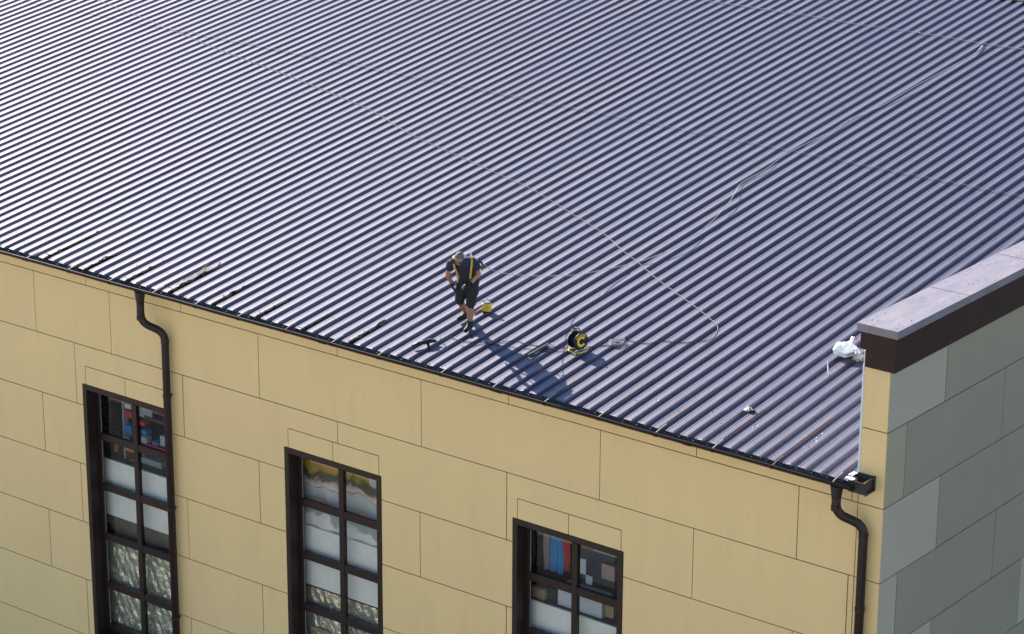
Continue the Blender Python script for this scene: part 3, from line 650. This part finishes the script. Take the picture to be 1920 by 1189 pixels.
# ---- old dirt patches: pairs of dark spots and pale droppings on crests at the lower right
q = MB()
for (x, y) in [(-6.56, 2.36), (-6.23, 2.24), (-5.78, 2.20), (-5.92, 2.95), (-6.19, 1.05), (-5.85, 2.61), (-5.74, 1.91), (-16.69, 2.04), (-13.17, 2.18), (-9.79, 2.14), (-9.73, 1.93), (-23.73, 1.97)]:
    for k in range(2):
        xx, yy = x+rn.uniform(-.12, .12), y+rn.uniform(-.2, .2); ph = (xx-RX0) % 1
        if ph < .55: xx += .6-ph
        q.ell(rz(xx, yy, .001), (rn.uniform(.006, .025), rn.uniform(.006, .02), .002), nu=7, nv=3, m=k % 2)
tag(q.build('bird_droppings', None, mats=[M['scrap'], M['tool']]), 'pale and dark specks of dirt on the lower right roof sheets', 'droppings', kind='stuff')
# ================================================================== the worker
def PP(l, b, z): return RT*l+BK*b+UPV*z
fx, fy = [(-32.87, 4.07)][0]
man = empty('person', rz(fx, fy, 0))
tag(man, 'grey-haired roof worker in navy t-shirt, black shorts and yellow harness, bending forward', 'person')
M['skin'] = mat('sunburnt_skin', (.36,.155,.095), .5, var=.12, vscale=9)
M['hair'] = mat('grey_hair', (.10,.095,.09), .8, var=.5, vscale=60, bump=.004, bscale=90)
M['shirt'] = mat('navy_cotton', (.016,.020,.040), .85, var=.3, vscale=12, bump=.012, bscale=14)
M['shorts'] = mat('black_work_cloth', (.014,.016,.014), .85, var=.5, vscale=14, bump=.014, bscale=16)
M['boot'] = mat('black_leather', (.009,.009,.009), .6, spec=.3, var=.3, vscale=20)
M['web'] = mat('yellow_webbing', (.50,.33,.03), .75, var=.18, vscale=20)
M['lens'] = mat('dark_lens', (.01,.008,.008), .12)
def remesh(mb, name, m, vox, sm=4, k=.5):
    me = bpy.data.meshes.new('tmp'); me.from_pydata([tuple(v) for v in mb.v], [], mb.f); me.update()
    bm = bmesh.new(); bm.from_mesh(me); bmesh.ops.recalc_face_normals(bm, faces=bm.faces); bm.to_mesh(me); bm.free()
    o = bpy.data.objects.new('tmp', me); COL.objects.link(o)
    r_ = o.modifiers.new('r', 'REMESH'); r_.mode = 'VOXEL'; r_.voxel_size = vox; r_.use_smooth_shade = True
    s_ = o.modifiers.new('s', 'SMOOTH'); s_.factor = k; s_.iterations = sm
    dg = bpy.context.evaluated_depsgraph_get(); dg.update()
    nm = bpy.data.meshes.new_from_object(o.evaluated_get(dg)); bpy.data.objects.remove(o); bpy.data.meshes.remove(me)
    nm.materials.clear(); nm.materials.append(m); nm.polygons.foreach_set('use_smooth', [True]*len(nm.polygons))
    q = bpy.data.objects.new(name, nm); nm.name = name; link(q, man); return q
# joints (right of the picture, towards the viewer, up), metres from the front foot
J = dict(la=PP(.035,-.02,.10), lk=PP(.055,.0,.50), lh=PP(.095,-.01,.90), ra=PP(-.02,-.46,.16), rk=PP(-.135,-.10,.54), rh=PP(-.095,.0,.90),
         wa=PP(0,.03,1.04), ch=PP(-.05,.20,1.24), nk=PP(-.085,.33,1.365), ls=PP(.125,.23,1.33), rs=PP(-.275,.285,1.335),
         le=PP(.185,.14,1.07), lw=PP(.045,.29,.935), re=PP(-.335,.24,1.075), rw=PP(-.275,.06,.88))
HC = PP(-.135,.425,1.43)
F_ = (BK*.72-RT*.22-UPV*.62).normalized(); X_ = F_.cross(UPV).normalized()*-1; X_ = (RT - F_*RT.dot(F_)).normalized(); U_ = X_.cross(F_).normalized()
if U_.z < 0: U_ = -U_
def HP(x, f, u): return HC+X_*x+F_*f+U_*u
# --- body: one continuous skin surface
b = MB()
b.ell(HC+U_*.018-F_*.004, (.074, .096, .096), (X_, F_, U_), 20, 14)
b.ell(HP(0, .035, -.055), (.052, .056, .062), (X_, F_, U_), 16, 10)                  # jaw
b.tube([HP(0, .082, .03), HP(0, .108, -.012), HP(0, .100, -.028)], [.010, .016, .010], 8)    # nose
b.tube([HP(-.024, .086, -.055), HP(.024, .086, -.055)], .009, 7)                      # lips
for s_ in (-1, 1): b.ell(HP(.076*s_, -.002, -.008), (.012, .020, .030), (X_, F_, U_), 10, 8)
b.tube([HP(0, -.03, -.05), J['nk']-BK*.01], [.052, .062], 12)
b.tube([J['nk'], J['ch'], J['wa'], PP(0, 0, .93)], [.075, .10, .10, .11], 14)
b.tube([J['rs'], J['nk']-UPV*.03, J['ls']], [.055, .07, .055], 12)
for s_, e_, w_ in (('ls','le','lw'), ('rs','re','rw')):
    S_, E_, W_ = J[s_], J[e_], J[w_]
    b.tube(catm([S_, S_.lerp(E_, .45), E_, E_.lerp(W_, .3), W_], 4), [.054-.0*i if i < 3 else .050 for i in range(5)]+[.046, .044, .042, .043, .045, .046, .045, .042, .039, .036, .033, .030], 12)
def chain(P, rs, n=5):
    c_ = catm(P, n); m_ = len(rs)-1; out = []
    for i in range(len(c_)):
        t = i/(len(c_)-1)*m_; k = min(int(t), m_-1); out.append(rs[k]*(1-(t-k))+rs[k+1]*(t-k))
    return c_, out
for h_, k_, a_ in (('lh','lk','la'), ('rh','rk','ra')):
    b.tube(*chain([J[h_], J[k_], J[a_]], [.088, .085, .072, .060, .055, .062, .058, .046, .036]), 14)
b.tube([J['rh'], J['lh']], [.10, .10], 12)
for a_, t_ in ((J['la'], PP(-.03, .12, .03)), (J['ra'], PP(-.11, -.40, .10))): b.tube([a_, a_-UPV*.05, a_.lerp(t_, .5)-UPV*.03], [.036, .04, .035], 10)
remesh(b, 'body', M['skin'], .011, 5)
# --- hair, ears stay clear
b = MB(); b.ell(HC+U_*.030-F_*.014, (.080, .098, .098), (X_, F_, U_), 24, 16); b.ell(HP(0, -.055, -.02), (.062, .050, .06), (X_, F_, U_), 16, 10)
b.tube([HP(-.075, .0, .02), HP(-.077, .005, -.018)], [.012, .008], 6); b.tube([HP(.075, .0, .02), HP(.077, .005, -.018)], [.012, .008], 6)
ho = remesh(b, 'hair', M['hair'], .009, 3)
for v in ho.data.vertices:      # hairline: pull the cap inside the forehead
    p = Vector(v.co)-HC; f_, u_ = p.dot(F_), p.dot(U_)
    if f_ > .035 and u_ < .085: v.co = HC+p*.82
# --- sunglasses
b = MB()
for s_ in (-1, 1): b.ell(HP(.031*s_, .088, .008), (.027, .012, .019), (X_, F_, U_), 14, 8)
b.build('sunglasses', M['lens'], man, smooth=True)
b = MB(); b.tube([HP(-.066, .075, .010), HP(-.079, .0, .008)], .004, 6); b.tube([HP(.066, .075, .010), HP(.079, .0, .008)], .004, 6); b.tube([HP(-.062, .083, .014), HP(0, .100, .012), HP(.062, .083, .014)], .004, 6)
b.build('glasses_frame', M['lens'], man, smooth=True)
# --- t-shirt
b = MB(); axS = (J['nk']-J['wa']).normalized(); axN = RT.cross(axS).normalized(); axL = axS.cross(axN).normalized()
b.ell(J['ch']+axS*.03, (.205, .135, .16), (axL, axN, axS), 26, 16)
b.ell(J['wa']-axS*.03+BK*.02, (.168, .14, .15), (axL, axN, axS), 24, 14)
b.ell(J['wa']+axS*.02, (.165, .132, .15), (axL, axN, axS), 24, 14)
b.ell(J['ch'].lerp(J['wa'], .5), (.18, .128, .15), (axL, axN, axS), 24, 14)
b.tube([J['rs']-UPV*.005, J['nk']-UPV*.03, J['ls']-UPV*.005], [.066, .085, .066], 14)
for s_, e_ in (('ls','le'), ('rs','re')):
    S_, E_ = J[s_], J[e_]; b.tube([S_-(E_-S_)*.05, S_.lerp(E_, .3), S_.lerp(E_, .60)], [.068, .073, .074], 14)
b.ell(PP(-.03, .15, 1.10), (.13, .085, .09), (axL, axN, axS), 18, 12)
remesh(b, 't_shirt', M['shirt'], .012, 4)
# --- shorts (to just below the knee)
b = MB()
b.ell(PP(0, .0, .96), (.175, .135, .12), (RT, BK, UPV), 24, 14); b.ell(PP(0, -.03, .90), (.172, .145, .10), (RT, BK, UPV), 24, 14)
b.tube(*chain([J['lh'], J['lk'], J['lk'].lerp(J['la'], .12)], [.108, .10, .088, .078, .076]), 14)
b.tube(*chain([J['rh'], J['rk'], J['rk'].lerp(J['ra'], .10)], [.108, .10, .090, .080, .078]), 14)
b.ell(J['lh'].lerp(J['lk'], .5)+RT*.085-BK*.02, (.03, .06, .075), (RT, BK, UPV), 12, 8)       # cargo pockets
b.ell(J['rh'].lerp(J['rk'], .5)-RT*.085, (.03, .06, .075), (RT, BK, UPV), 12, 8)
b.ell(PP(.16, -.06, .88), (.045, .07, .09), (RT, BK, UPV), 12, 8)                             # tool pouch at the hip
b.ell(PP(-.05, .12, 1.0), (.10, .05, .10), (RT, BK, UPV), 12, 8)
remesh(b, 'shorts', M['shorts'], .012, 3)
b = MB(); b.tube(catm([PP(-.15, .10, 1.05), PP(-.05, .175, 1.035), PP(.06, .17, 1.04), PP(.15, .08, 1.06)], 5), .011, 8); b.build('belt', M['tool'], man, smooth=True)
# --- boots
for a_, t_, sh in ((J['la'], PP(-.045, .17, .012), -.0), (J['ra'], PP(-.15, -.35, .06), .05)):
    b = MB(); base = Vector((a_.x, a_.y, t_.z+.018)); d_ = (t_-a_); d_.z = 0; d_.normalize(); heel = base-d_*.055
    b.tube([a_+UPV*.085, a_+UPV*.02, base+UPV*.05], [.053, .054, .052], 14)
    b.tube([heel+UPV*.025, base+UPV*.03, base+d_*.10+UPV*.028, base+d_*.185+UPV*.02, base+d_*.215+UPV*.014], [.042, .048, .046, .042, .022], 14)
    b.tube([a_+UPV*.02+d_*.02, base+d_*.08+UPV*.05], [.045, .036], 12)
    for v_ in range(len(b.v)):
        if b.v[v_][2] < t_.z-.01: b.v[v_] = (b.v[v_][0], b.v[v_][1], t_.z-.01)
    bo = remesh(b, 'boot', M['boot'], .010, 3)
    q = MB(); q.tube([a_+UPV*.075, a_+UPV*.10], [.050, .048], 14); q.build('sock', M['grey'] if sh else M['tool'], bo, smooth=True)
# --- gloves: palm, four curled fingers and a thumb each
def glove(W, dirn, palm_n, side, curl):
    dirn = dirn.normalized(); palm_n = (palm_n-dirn*palm_n.dot(dirn)).normalized(); ac = dirn.cross(palm_n).normalized()*side
    b = MB(); b.tube([W-dirn*.045, W], [.038, .036], 12); b.tube([W, W+dirn*.03], [.036, .034], 12)
    b.ell(W+dirn*.055, (.046, .024, .055), (ac, palm_n, dirn), 16, 10)
    for k, (o_, ln, r_) in enumerate(((-.033, .072, .0105), (-.011, .082, .011), (.011, .077, .0108), (.032, .062, .0098))):
        p = W+dirn*.095+ac*o_; P = [p-dirn*.02]; a = 0
        for sgm, cv in ((.42, .5), (.32, 1.1), (.26, 1.4)):
            a = curl*cv; P.append(P[-1]+(dirn*math.cos(a)+palm_n*math.sin(a)).normalized()*(ln*sgm+.008)+ac*o_*.05)
        b.tube(P, [r_*1.1, r_, r_*.95, r_*.8], 8)
    p = W+dirn*.02-ac*.034; b.tube([p, p+(dirn*.6-ac*.8)*.035, p+(dirn*.9-ac*.5)*.06+palm_n*.012, p+(dirn*1.0-ac*.1)*.085+palm_n*.026], [.016, .014, .012, .010], 8)
    o = remesh(b, 'glove', M['boot'], .0062, 2); return o
glove(J['rw'], PP(.045, .05, -.15), BK*-.3+RT*.9, 1, .45)
glove(J['lw'], PP(-.155, .02, -.06), BK*-.5-UPV*.8, -1, .5)
# --- harness: shoulder straps, chest strap, thigh loops, back pad
def strap(P, w_, nfun, t=.004):
    P = catm(P, 6); V = []; F = []
    for i, p in enumerate(P):
        d_ = (P[min(i+1, len(P)-1)]-P[max(i-1, 0)]).normalized(); n_ = nfun(p); s_ = d_.cross(n_).normalized()
        V += [p-s_*w_+n_*t, p+s_*w_+n_*t, p+s_*w_-n_*t, p-s_*w_-n_*t]
    for i in range(len(P)-1):
        for k in range(4): F.append((4*i+k, 4*i+(k+1)%4, 4*i+4+(k+1)%4, 4*i+4+k))
    return V, F+[(3,2,1,0), (4*len(P)-4, 4*len(P)-3, 4*len(P)-2, 4*len(P)-1)]
cen = lambda p: (p-(J['ch']*.6+J['wa']*.4)).normalized()
hs = empty('harness', (0, 0, 0)); hs.parent = man
for sx, nm_ in ((.065, 'left'), (-.225, 'right')):
    q = MB(); P = [PP(sx*.6, .05, 1.32), PP(sx, .17, 1.405), PP(sx+(.01 if sx > 0 else -.01), .305, 1.38), PP(sx+.005, .375, 1.27), PP(sx+(-.01 if sx > 0 else .05), .325, 1.14), PP(sx*.75, .245, 1.02)]
    V, F = strap(P, .018, cen); q.add(V, F); q.build('shoulder_strap', M['web'], hs)
q = MB(); V, F = strap([PP(.20, -.04, 1.16), PP(.225, .03, 1.08), PP(.20, .06, 1.0), PP(.175, .0, .93), PP(.10, -.09, .86)], .022, cen); q.add(V, F); q.build('hip_strap', M['web'], hs)
q = MB(); V, F = strap([PP(.20, .10, 1.22), PP(.215, .02, 1.18), PP(.20, -.04, 1.10), PP(.19, -.06, 1.0)], .020, cen); q.add(V, F); q.build('side_strap', M['web'], hs)
q = MB(); q.ell(PP(.02, .02, 1.30), (.09, .03, .06), (RT, axN, axS), 14, 8); q.ell(PP(.16, .06, 1.26), (.035, .03, .05), (RT, axN, axS), 12, 8)
M['pad'] = mat('pale_blue_pad', (.22,.30,.52), .6); q.build('back_pad', M['pad'], hs, smooth=True)
q = MB(); q.tube(catm([PP(-.05, .12, 1.40), PP(.01, .05, 1.415), PP(.07, .05, 1.39)], 4), .016, 8); q.build('collar_strap', M['scrap'], hs, smooth=True)
q = MB(); q.tube([PP(.17, .02, 1.28), PP(.20, .0, 1.25), PP(.235, -.02, 1.22), PP(.25, -.03, 1.18)], [.012, .018, .022, .016], 8); q.build('shock_absorber', M['tool'], hs, smooth=True)
# --- the lanyard he is tied to
P0 = Vector(rz(fx, fy))+PP(.235, -.02, 1.22)
LPX = [(-31.83, 5.41, 1.00), (-31.73, 6.88, 0.80), (-31.64, 8.43, 0.62), (-31.37, 10.07, 0.46), (-30.85, 11.39, 0.36), (-30.38, 12.78, 0.27), (-30.07, 14.73, 0.17), (-29.70, 16.31, 0.10), (-29.65, 17.34, 0.05), (-29.21, 18.18, 0.05), (-28.83, 18.98, 0.07), (-28.41, 20.35, 0.09), (-28.31, 21.91, 0.09), (-28.62, 24.07, 0.07), (-28.79, 25.94, 0.10), (-29.33, 27.79, 0.09), (-29.51, 28.79, 0.10), (-30.23, 30.60, 0.08), (-31.10, 32.81, 0.03), (-30.97, 35.62, 0.04), (-31.25, 37.94, 0.03), (-31.22, 40.54, 0.03), (-30.85, 44.13, 0.04), (-30.95, 47.55, 0.03), (-30.25, 50.51, 0.04), (-30.03, 54.62, 0.07), (-29.76, 60.19, 0.07), (-29.76, 62.98, 0.05), (-29.81, 64.25, 0.04), (-30.08, 65.61, 0.04)]
PL = [P0]+[Vector((x*S, y*S, crest_z(y)*S+h_)) for x, y, h_ in LPX]
q = MB(); q.tube(catm(PL, 5), .0062, 7); ly = q.build('lanyard', M['rope'], smooth=True)
tag(ly, 'pale safety rope curving from the worker\'s back up to the anchor line', 'safety rope')
kn = MB(); kn.ell(PL[-1], (.025, .05, .02), nu=8, nv=6); kn.tube([PL[-2], PL[-1]], .014, 8)
kn.build('splice', M['rope'], ly, smooth=True)
# ================================================================== what shows behind the glass
M['foil'] = mat('crumpled_foil', (.85,.74,.55), .24, .75, var=.35, vscale=4, bump=.08, bscale=2.6, stretch=(2.0,1,1.4))
M['paper'] = mat('packing_board', (.33,.22,.11), .8, var=.2, vscale=8)
M['red2'] = mat('red_fabric', (.50,.03,.02), .7, var=.3, vscale=20)
M['blue2'] = mat('blue_fabric', (.05,.26,.50), .7, var=.45, vscale=16, stretch=(6,1,.5))
M['pinkgrey'] = mat('grey_pink_fabric', (.32,.24,.25), .7, var=.5, vscale=12, stretch=(8,1,.5))
M['floral'] = mat('dark_floral_fabric', (.02,.03,.02), .8, var=.5, vscale=40, dirt=(.25,.06,.07), dscale=30, dth=(.58,.62))
M['boxred'] = mat('red_box', (.48,.02,.05), .5); M['boxblue'] = mat('blue_box', (.02,.24,.48), .5); M['boxwhite'] = mat('white_box', (.60,.60,.58), .6)
M['boxorange'] = mat('orange_box', (.70,.16,.02), .5, dirt=(.75,.45,.05), dscale=30, dth=(.5,.55)); M['leaf'] = mat('plant_leaf', (.16,.24,.09), .5, var=.6, vscale=30)
M['shelf'] = mat('dark_shelf', (.07,.035,.03), .6); M['panel'] = mat('pale_shop_panel', (.40,.42,.42), .6, var=.15, vscale=4); M['dgrey'] = mat('dark_grey_board', (.07,.07,.08), .7)
FLZ = -13.54
def slab_box(name, quad, y, dp, m, label, cat, group=None, stand=False, bev=.004):
    """upright box at depth y: quad = (left-top, right-bottom) in facade coordinates"""
    (xa, zt), (xb, zb) = quad; q = MB(); z0 = FLZ if stand else zb
    q.box(xa*S, xb*S, y*S, (y+dp)*S, z0*S, zt*S); o = q.build(name, m, bevel=bev); tag(o, label, cat, group); return o
def foil(name, x0, x1, z0, z1, y, seed, label):
    r_ = random.Random(seed); nx, nz = 46, 70; V = []; F = []
    cr = [(r_.uniform(x0, x1), r_.uniform(z0, z1), r_.uniform(0, 3.14), r_.uniform(.3, 1.6), r_.uniform(.015, .06)) for _ in range(46)]
    for j in range(nz+1):
        for i in range(nx+1):
            x = x0+(x1-x0)*i/nx; z = z0+(z1-z0)*j/nz; d = 0
            for (cx, cz, a, l, h) in cr:
                u_ = (x-cx)*math.cos(a)+(z-cz)*math.sin(a); v_ = -(x-cx)*math.sin(a)+(z-cz)*math.cos(a)
                w_ = math.exp(-(u_/(l*1.2))**2); d += h*w_*(1-min(1, abs(v_)/.22))
            V.append(Vector((x, y+d*.6+.02*math.sin(x*9+z*4), z))*S)
    for j in range(nz):
        for i in range(nx): a = j*(nx+1)+i; F.append((a, a+1, a+nx+2, a+nx+1))
    o = mesh(name, V, F, M['foil']); so_ = o.modifiers.new('t', 'SOLIDIFY'); so_.thickness = .001; so_.offset = 1; tag(o, label, 'foil sheet'); return o
foil('foil_sheet', -64.2, -56.0, -27, -19.2, 1.45, 1, 'crumpled silvery foil covering the lower panes of the leftmost window')
foil('foil_sheet', -45.0, -36.8, -27, -17.85, 1.45, 2, 'crumpled silvery foil below the white board in the middle window')
q = MB(); q.box(-64.2*S, -56*S, 1.9*S, 2.1*S, -19.15*S, -17.9*S); tag(q.build('ceiling_board', M['beam']), 'brown board strip below the white band in the leftmost window', 'board')
slab_box('cardboard_box', [(-44.26, -20.57), (-42.63, -20.84)], 1.22, .15, M['paper'], 'cardboard sheet behind the lowest left pane of the middle window', 'cardboard', bev=.003).location.z -= .03
# leftmost window: shop display
pl = empty('potted_plant', ([(-64.83, -11.70)][0][0]*S, 2.9*S, FLZ*S)); tag(pl, 'tall dark leafy plant behind the upper left panes of the leftmost window', 'plant')
q = MB(); q.tube([(0, 0, 0), (0, 0, .28)], [.11, .14], 16); q.build('pot', M['shelf'], pl)
q = MB(); q.tube([(0, 0, .25), (.01, 0, .8), (0, 0, 1.35)], [.02, .015, .01], 6); q.build('stem', M['wood'], pl)
q = MB(); r_ = random.Random(4)
for k in range(650):
    p = Vector((r_.gauss(0, .085), r_.gauss(0, .09), r_.uniform(.25, 1.5))); a = r_.uniform(0, 6.28); t_ = Vector((math.cos(a), math.sin(a), r_.uniform(-.6, .6))).normalized()*r_.uniform(.03, .06); s_ = t_.cross(UPV).normalized()*.014
    q.add([p, p+t_*.5+s_, p+t_, p+t_*.5-s_], [(0,1,2,3)])
q.build('foliage', M['leaf'], pl)
W1 = 'in the leftmost window'
slab_box('divider', [(-62.86, -9.13), (-62.97, -13.55)], 2.4, .5, M['panel'], 'thin pale upright display panel '+W1, 'panel', stand=True)
GB = 'boxes in the leftmost window'
for n_, (a, m_, lab) in enumerate((([(-62.55, -9.18), (-61.93, -9.52)], 'boxwhite', 'white box top at the upper left pane'), ([(-62.58, -9.68), (-61.92, -10.20)], 'boxred', 'red box just under the white one'), ([(-62.65, -10.83), (-62.00, -11.56)], 'boxblue', 'blue box below the red one, left of the mullion'),
      ([(-61.23, -10.24), (-60.66, -10.51)], 'boxred', 'red patterned box high in the upper right pane'), ([(-61.05, -10.84), (-60.54, -11.20)], 'boxblue', 'blue-topped box in the upper right pane'), ([(-61.13, -11.36), (-60.57, -11.79)], 'boxwhite', 'white box under the blue-topped one'),
      ([(-60.03, -11.46), (-59.46, -11.73)], 'boxblue', 'small blue box above the red row'), ([(-59.26, -10.87), (-58.67, -11.61)], 'boxwhite', 'white and red carton at the far right of the upper pane'), ([(-61.12, -11.96), (-58.63, -11.83)], 'boxred', 'long row of red packets on the display floor'),
      ([(-62.81, -12.57), (-61.91, -12.88)], 'boxorange', 'orange packets in the second left pane'), ([(-62.48, -13.47), (-61.86, -13.89)], 'boxorange', 'orange carton low in the second left pane'), ([(-63.99, -12.65), (-63.70, -13.24)], 'boxorange', 'narrow orange packet beside the plant'),
      ([(-61.25, -12.60), (-60.95, -12.93)], 'boxred', 'small red packet at the mullion in the second right pane'))):
    slab_box('box', a, 2.25+.02*n_, .5, M[m_], lab+' '+W1, 'box', GB)
slab_box('poster', [(-62.00, -9.50), (-60.61, -10.22)], 3.0, .1, M['panel'], 'pale grey poster in the upper right pane '+W1, 'poster')
slab_box('shelf', [(-61.30, -10.28), (-59.18, -10.01)], 2.9, 1.2, M['shelf'], 'dark shelf across the upper right pane '+W1, 'shelf')
slab_box('counter', [(-61.59, -13.10), (-59.44, -13.74)], 2.6, 1.5, M['panel'], 'pale grey counter behind the second right pane '+W1, 'counter', stand=True)
slab_box('shelf', [(-65.41, -13.61), (-62.01, -12.93)], 2.5, 1.2, M['shelf'], 'reddish dark low shelf behind the second left pane '+W1, 'shelf')
# middle window: crumpled reflections of outdoors, painted on a sheet
m, t, bb = nodes('painted_reflection'); L_ = t.links.new
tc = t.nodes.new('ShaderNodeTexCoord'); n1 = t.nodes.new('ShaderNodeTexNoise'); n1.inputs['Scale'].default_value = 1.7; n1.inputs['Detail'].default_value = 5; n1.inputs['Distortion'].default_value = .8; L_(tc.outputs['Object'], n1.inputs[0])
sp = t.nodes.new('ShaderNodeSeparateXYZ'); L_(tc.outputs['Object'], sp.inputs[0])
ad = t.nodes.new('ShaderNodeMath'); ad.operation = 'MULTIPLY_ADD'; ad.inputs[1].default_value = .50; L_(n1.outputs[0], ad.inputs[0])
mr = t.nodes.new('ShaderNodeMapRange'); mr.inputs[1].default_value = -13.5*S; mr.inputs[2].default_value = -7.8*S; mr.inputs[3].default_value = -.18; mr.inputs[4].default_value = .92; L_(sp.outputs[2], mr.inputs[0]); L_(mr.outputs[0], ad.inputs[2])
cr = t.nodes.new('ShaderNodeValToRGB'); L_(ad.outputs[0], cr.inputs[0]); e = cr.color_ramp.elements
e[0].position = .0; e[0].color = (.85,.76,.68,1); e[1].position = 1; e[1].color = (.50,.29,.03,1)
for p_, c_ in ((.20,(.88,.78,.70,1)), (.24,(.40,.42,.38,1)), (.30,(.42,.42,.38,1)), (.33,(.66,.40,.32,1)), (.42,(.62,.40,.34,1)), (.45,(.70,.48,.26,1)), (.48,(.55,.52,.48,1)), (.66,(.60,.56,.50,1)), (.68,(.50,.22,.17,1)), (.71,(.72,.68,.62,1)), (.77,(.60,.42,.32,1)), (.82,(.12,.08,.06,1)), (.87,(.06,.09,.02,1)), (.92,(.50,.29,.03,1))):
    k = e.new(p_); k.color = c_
L_(cr.outputs[0], bb.inputs['Base Color']); bb.inputs['Roughness'].default_value = .5; M['print'] = m  # ramp colours paint what the glass reflects, not a real print
def sheet_cloth(name, x0, x1, z0, z1, y, m, label, cat, amp=.10, seed=0, kx=3.1):
    nx, nz = 30, 30; V = []; F = []
    for j in range(nz+1):
        for i in range(nx+1):
            x = x0+(x1-x0)*i/nx; z = z0+(z1-z0)*j/nz
            V.append(Vector((x, y+amp*math.sin(x*kx+.7*math.sin(z*1.3+seed))+.5*amp*math.sin(z*2.1+x*1.7+seed), z))*S)
    for j in range(nz):
        for i in range(nx): a = j*(nx+1)+i; F.append((a, a+1, a+nx+2, a+nx+1))
    o = mesh(name, V, F, m, smooth=True); q_ = o.modifiers.new('t', 'SOLIDIFY'); q_.thickness = .004; tag(o, label, cat); return o
sheet_cloth('reflection_sheet', -45.3, -36.9, FLZ-.1, -7.9, 1.80, M['print'], 'large crumpled sheet with painted grey and pinkish reflections filling the upper middle window', 'reflection sheet', .07, 1)
q = MB(); q.ell(([(-38.88, -8.87)][0][0]*S, 2.0*S, [(-38.88, -8.87)][0][1]*S), (.13, .13, .16), nu=20, nv=12); tag(q.build('paper_lantern', M['boxwhite'], smooth=True), 'cream round lamp shade at the upper right edge of the middle window', 'lamp shade')
q = MB(); p_ = [(-38.56, -10.35), (-38.49, -11.85)]; q.box(p_[0][0]*S, (p_[0][0]+.12)*S, 1.9*S, 2.0*S, p_[1][1]*S, p_[0][1]*S); tag(q.build('white_strip', M['scrap']), 'narrow white upright strip at the right edge of the middle window', 'strip')
# right window: clothes and boxes
W3 = 'in the rightmost window'; GC = 'garments in the rightmost window'
for nm_, pts, m_, lab in (('garment', [(-26.24, -9.01), (-25.42, -11.42)], 'floral', 'dark floral garment'), ('garment', [(-25.32, -9.09), (-24.88, -11.52)], 'pinkgrey', 'grey and pink striped garment'), ('garment', [(-24.75, -9.08), (-23.80, -11.48)], 'blue2', 'pleated light blue garment'), ('garment', [(-23.90, -9.01), (-23.33, -11.18)], 'red2', 'bright red garment')):
    (xa, zt), (xb, zb) = pts; o = sheet_cloth(nm_, xa, xb, zb, zt+.2, 2.3, M[m_], lab+' hanging '+W3, 'garment', .10, xa, 11.0); o['group'] = GC
q = MB(); q.box(-25.2*S, -19.0*S, 2.6*S, 2.9*S, [(-26.32, -8.99)][0][1]*S, ([(-26.32, -8.99)][0][1]+.2)*S); tag(q.build('clothes_rail', M['zinc']), 'metal rail the garments hang from '+W3, 'rail')
slab_box('display_board', [(-22.89, -8.89), (-20.13, -11.56)], 2.7, .2, M['dgrey'], 'dark grey board in the upper right pane '+W3, 'board')
o = slab_box('price_card', [(-22.34, -9.83), (-21.83, -10.85)], 2.0, .05, M['scrap'], 'upright white card with a small black mark '+W3, 'card'); 
o = slab_box('price_card', [(-21.80, -10.82), (-21.29, -11.40)], 1.95, .05, M['scrap'], 'white card folded to the right, below the marked card '+W3, 'card')
slab_box('box', [(-20.84, -9.88), (-19.84, -10.90)], 2.3, .8, mat('salmon_board', (.42,.27,.22), .7), 'salmon-coloured box at the right edge of the upper right pane '+W3, 'box')
slab_box('box', [(-21.58, -9.26), (-19.95, -9.31)], 2.5, .4, M['panel'], 'pale patterned strip of goods high in the upper right pane '+W3, 'box')
slab_box('wicker_basket', [(-26.03, -12.76), (-24.97, -13.56)], 1.95, .8, M['paper'], 'brown wicker basket behind the second left pane '+W3, 'basket', bev=.03)
slab_box('rack', [(-25.04, -12.64), (-24.23, -13.51)], 2.2, .6, mat('green_black_goods', (.03,.05,.03), .5, dirt=(.3,.3,.28), dscale=25, dth=(.6,.65)), 'dark green rack beside the basket '+W3, 'rack', stand=True)
slab_box('cabinet', [(-24.04, -12.24), (-20.63, -13.16)], 2.1, 1.2, M['boxwhite'], 'low white cabinet behind the second panes '+W3, 'cabinet', stand=True)
slab_box('box', [(-20.28, -12.25), (-19.65, -13.23)], 2.0, .8, M['paper'], 'small brown box right of the white cabinet '+W3, 'box')
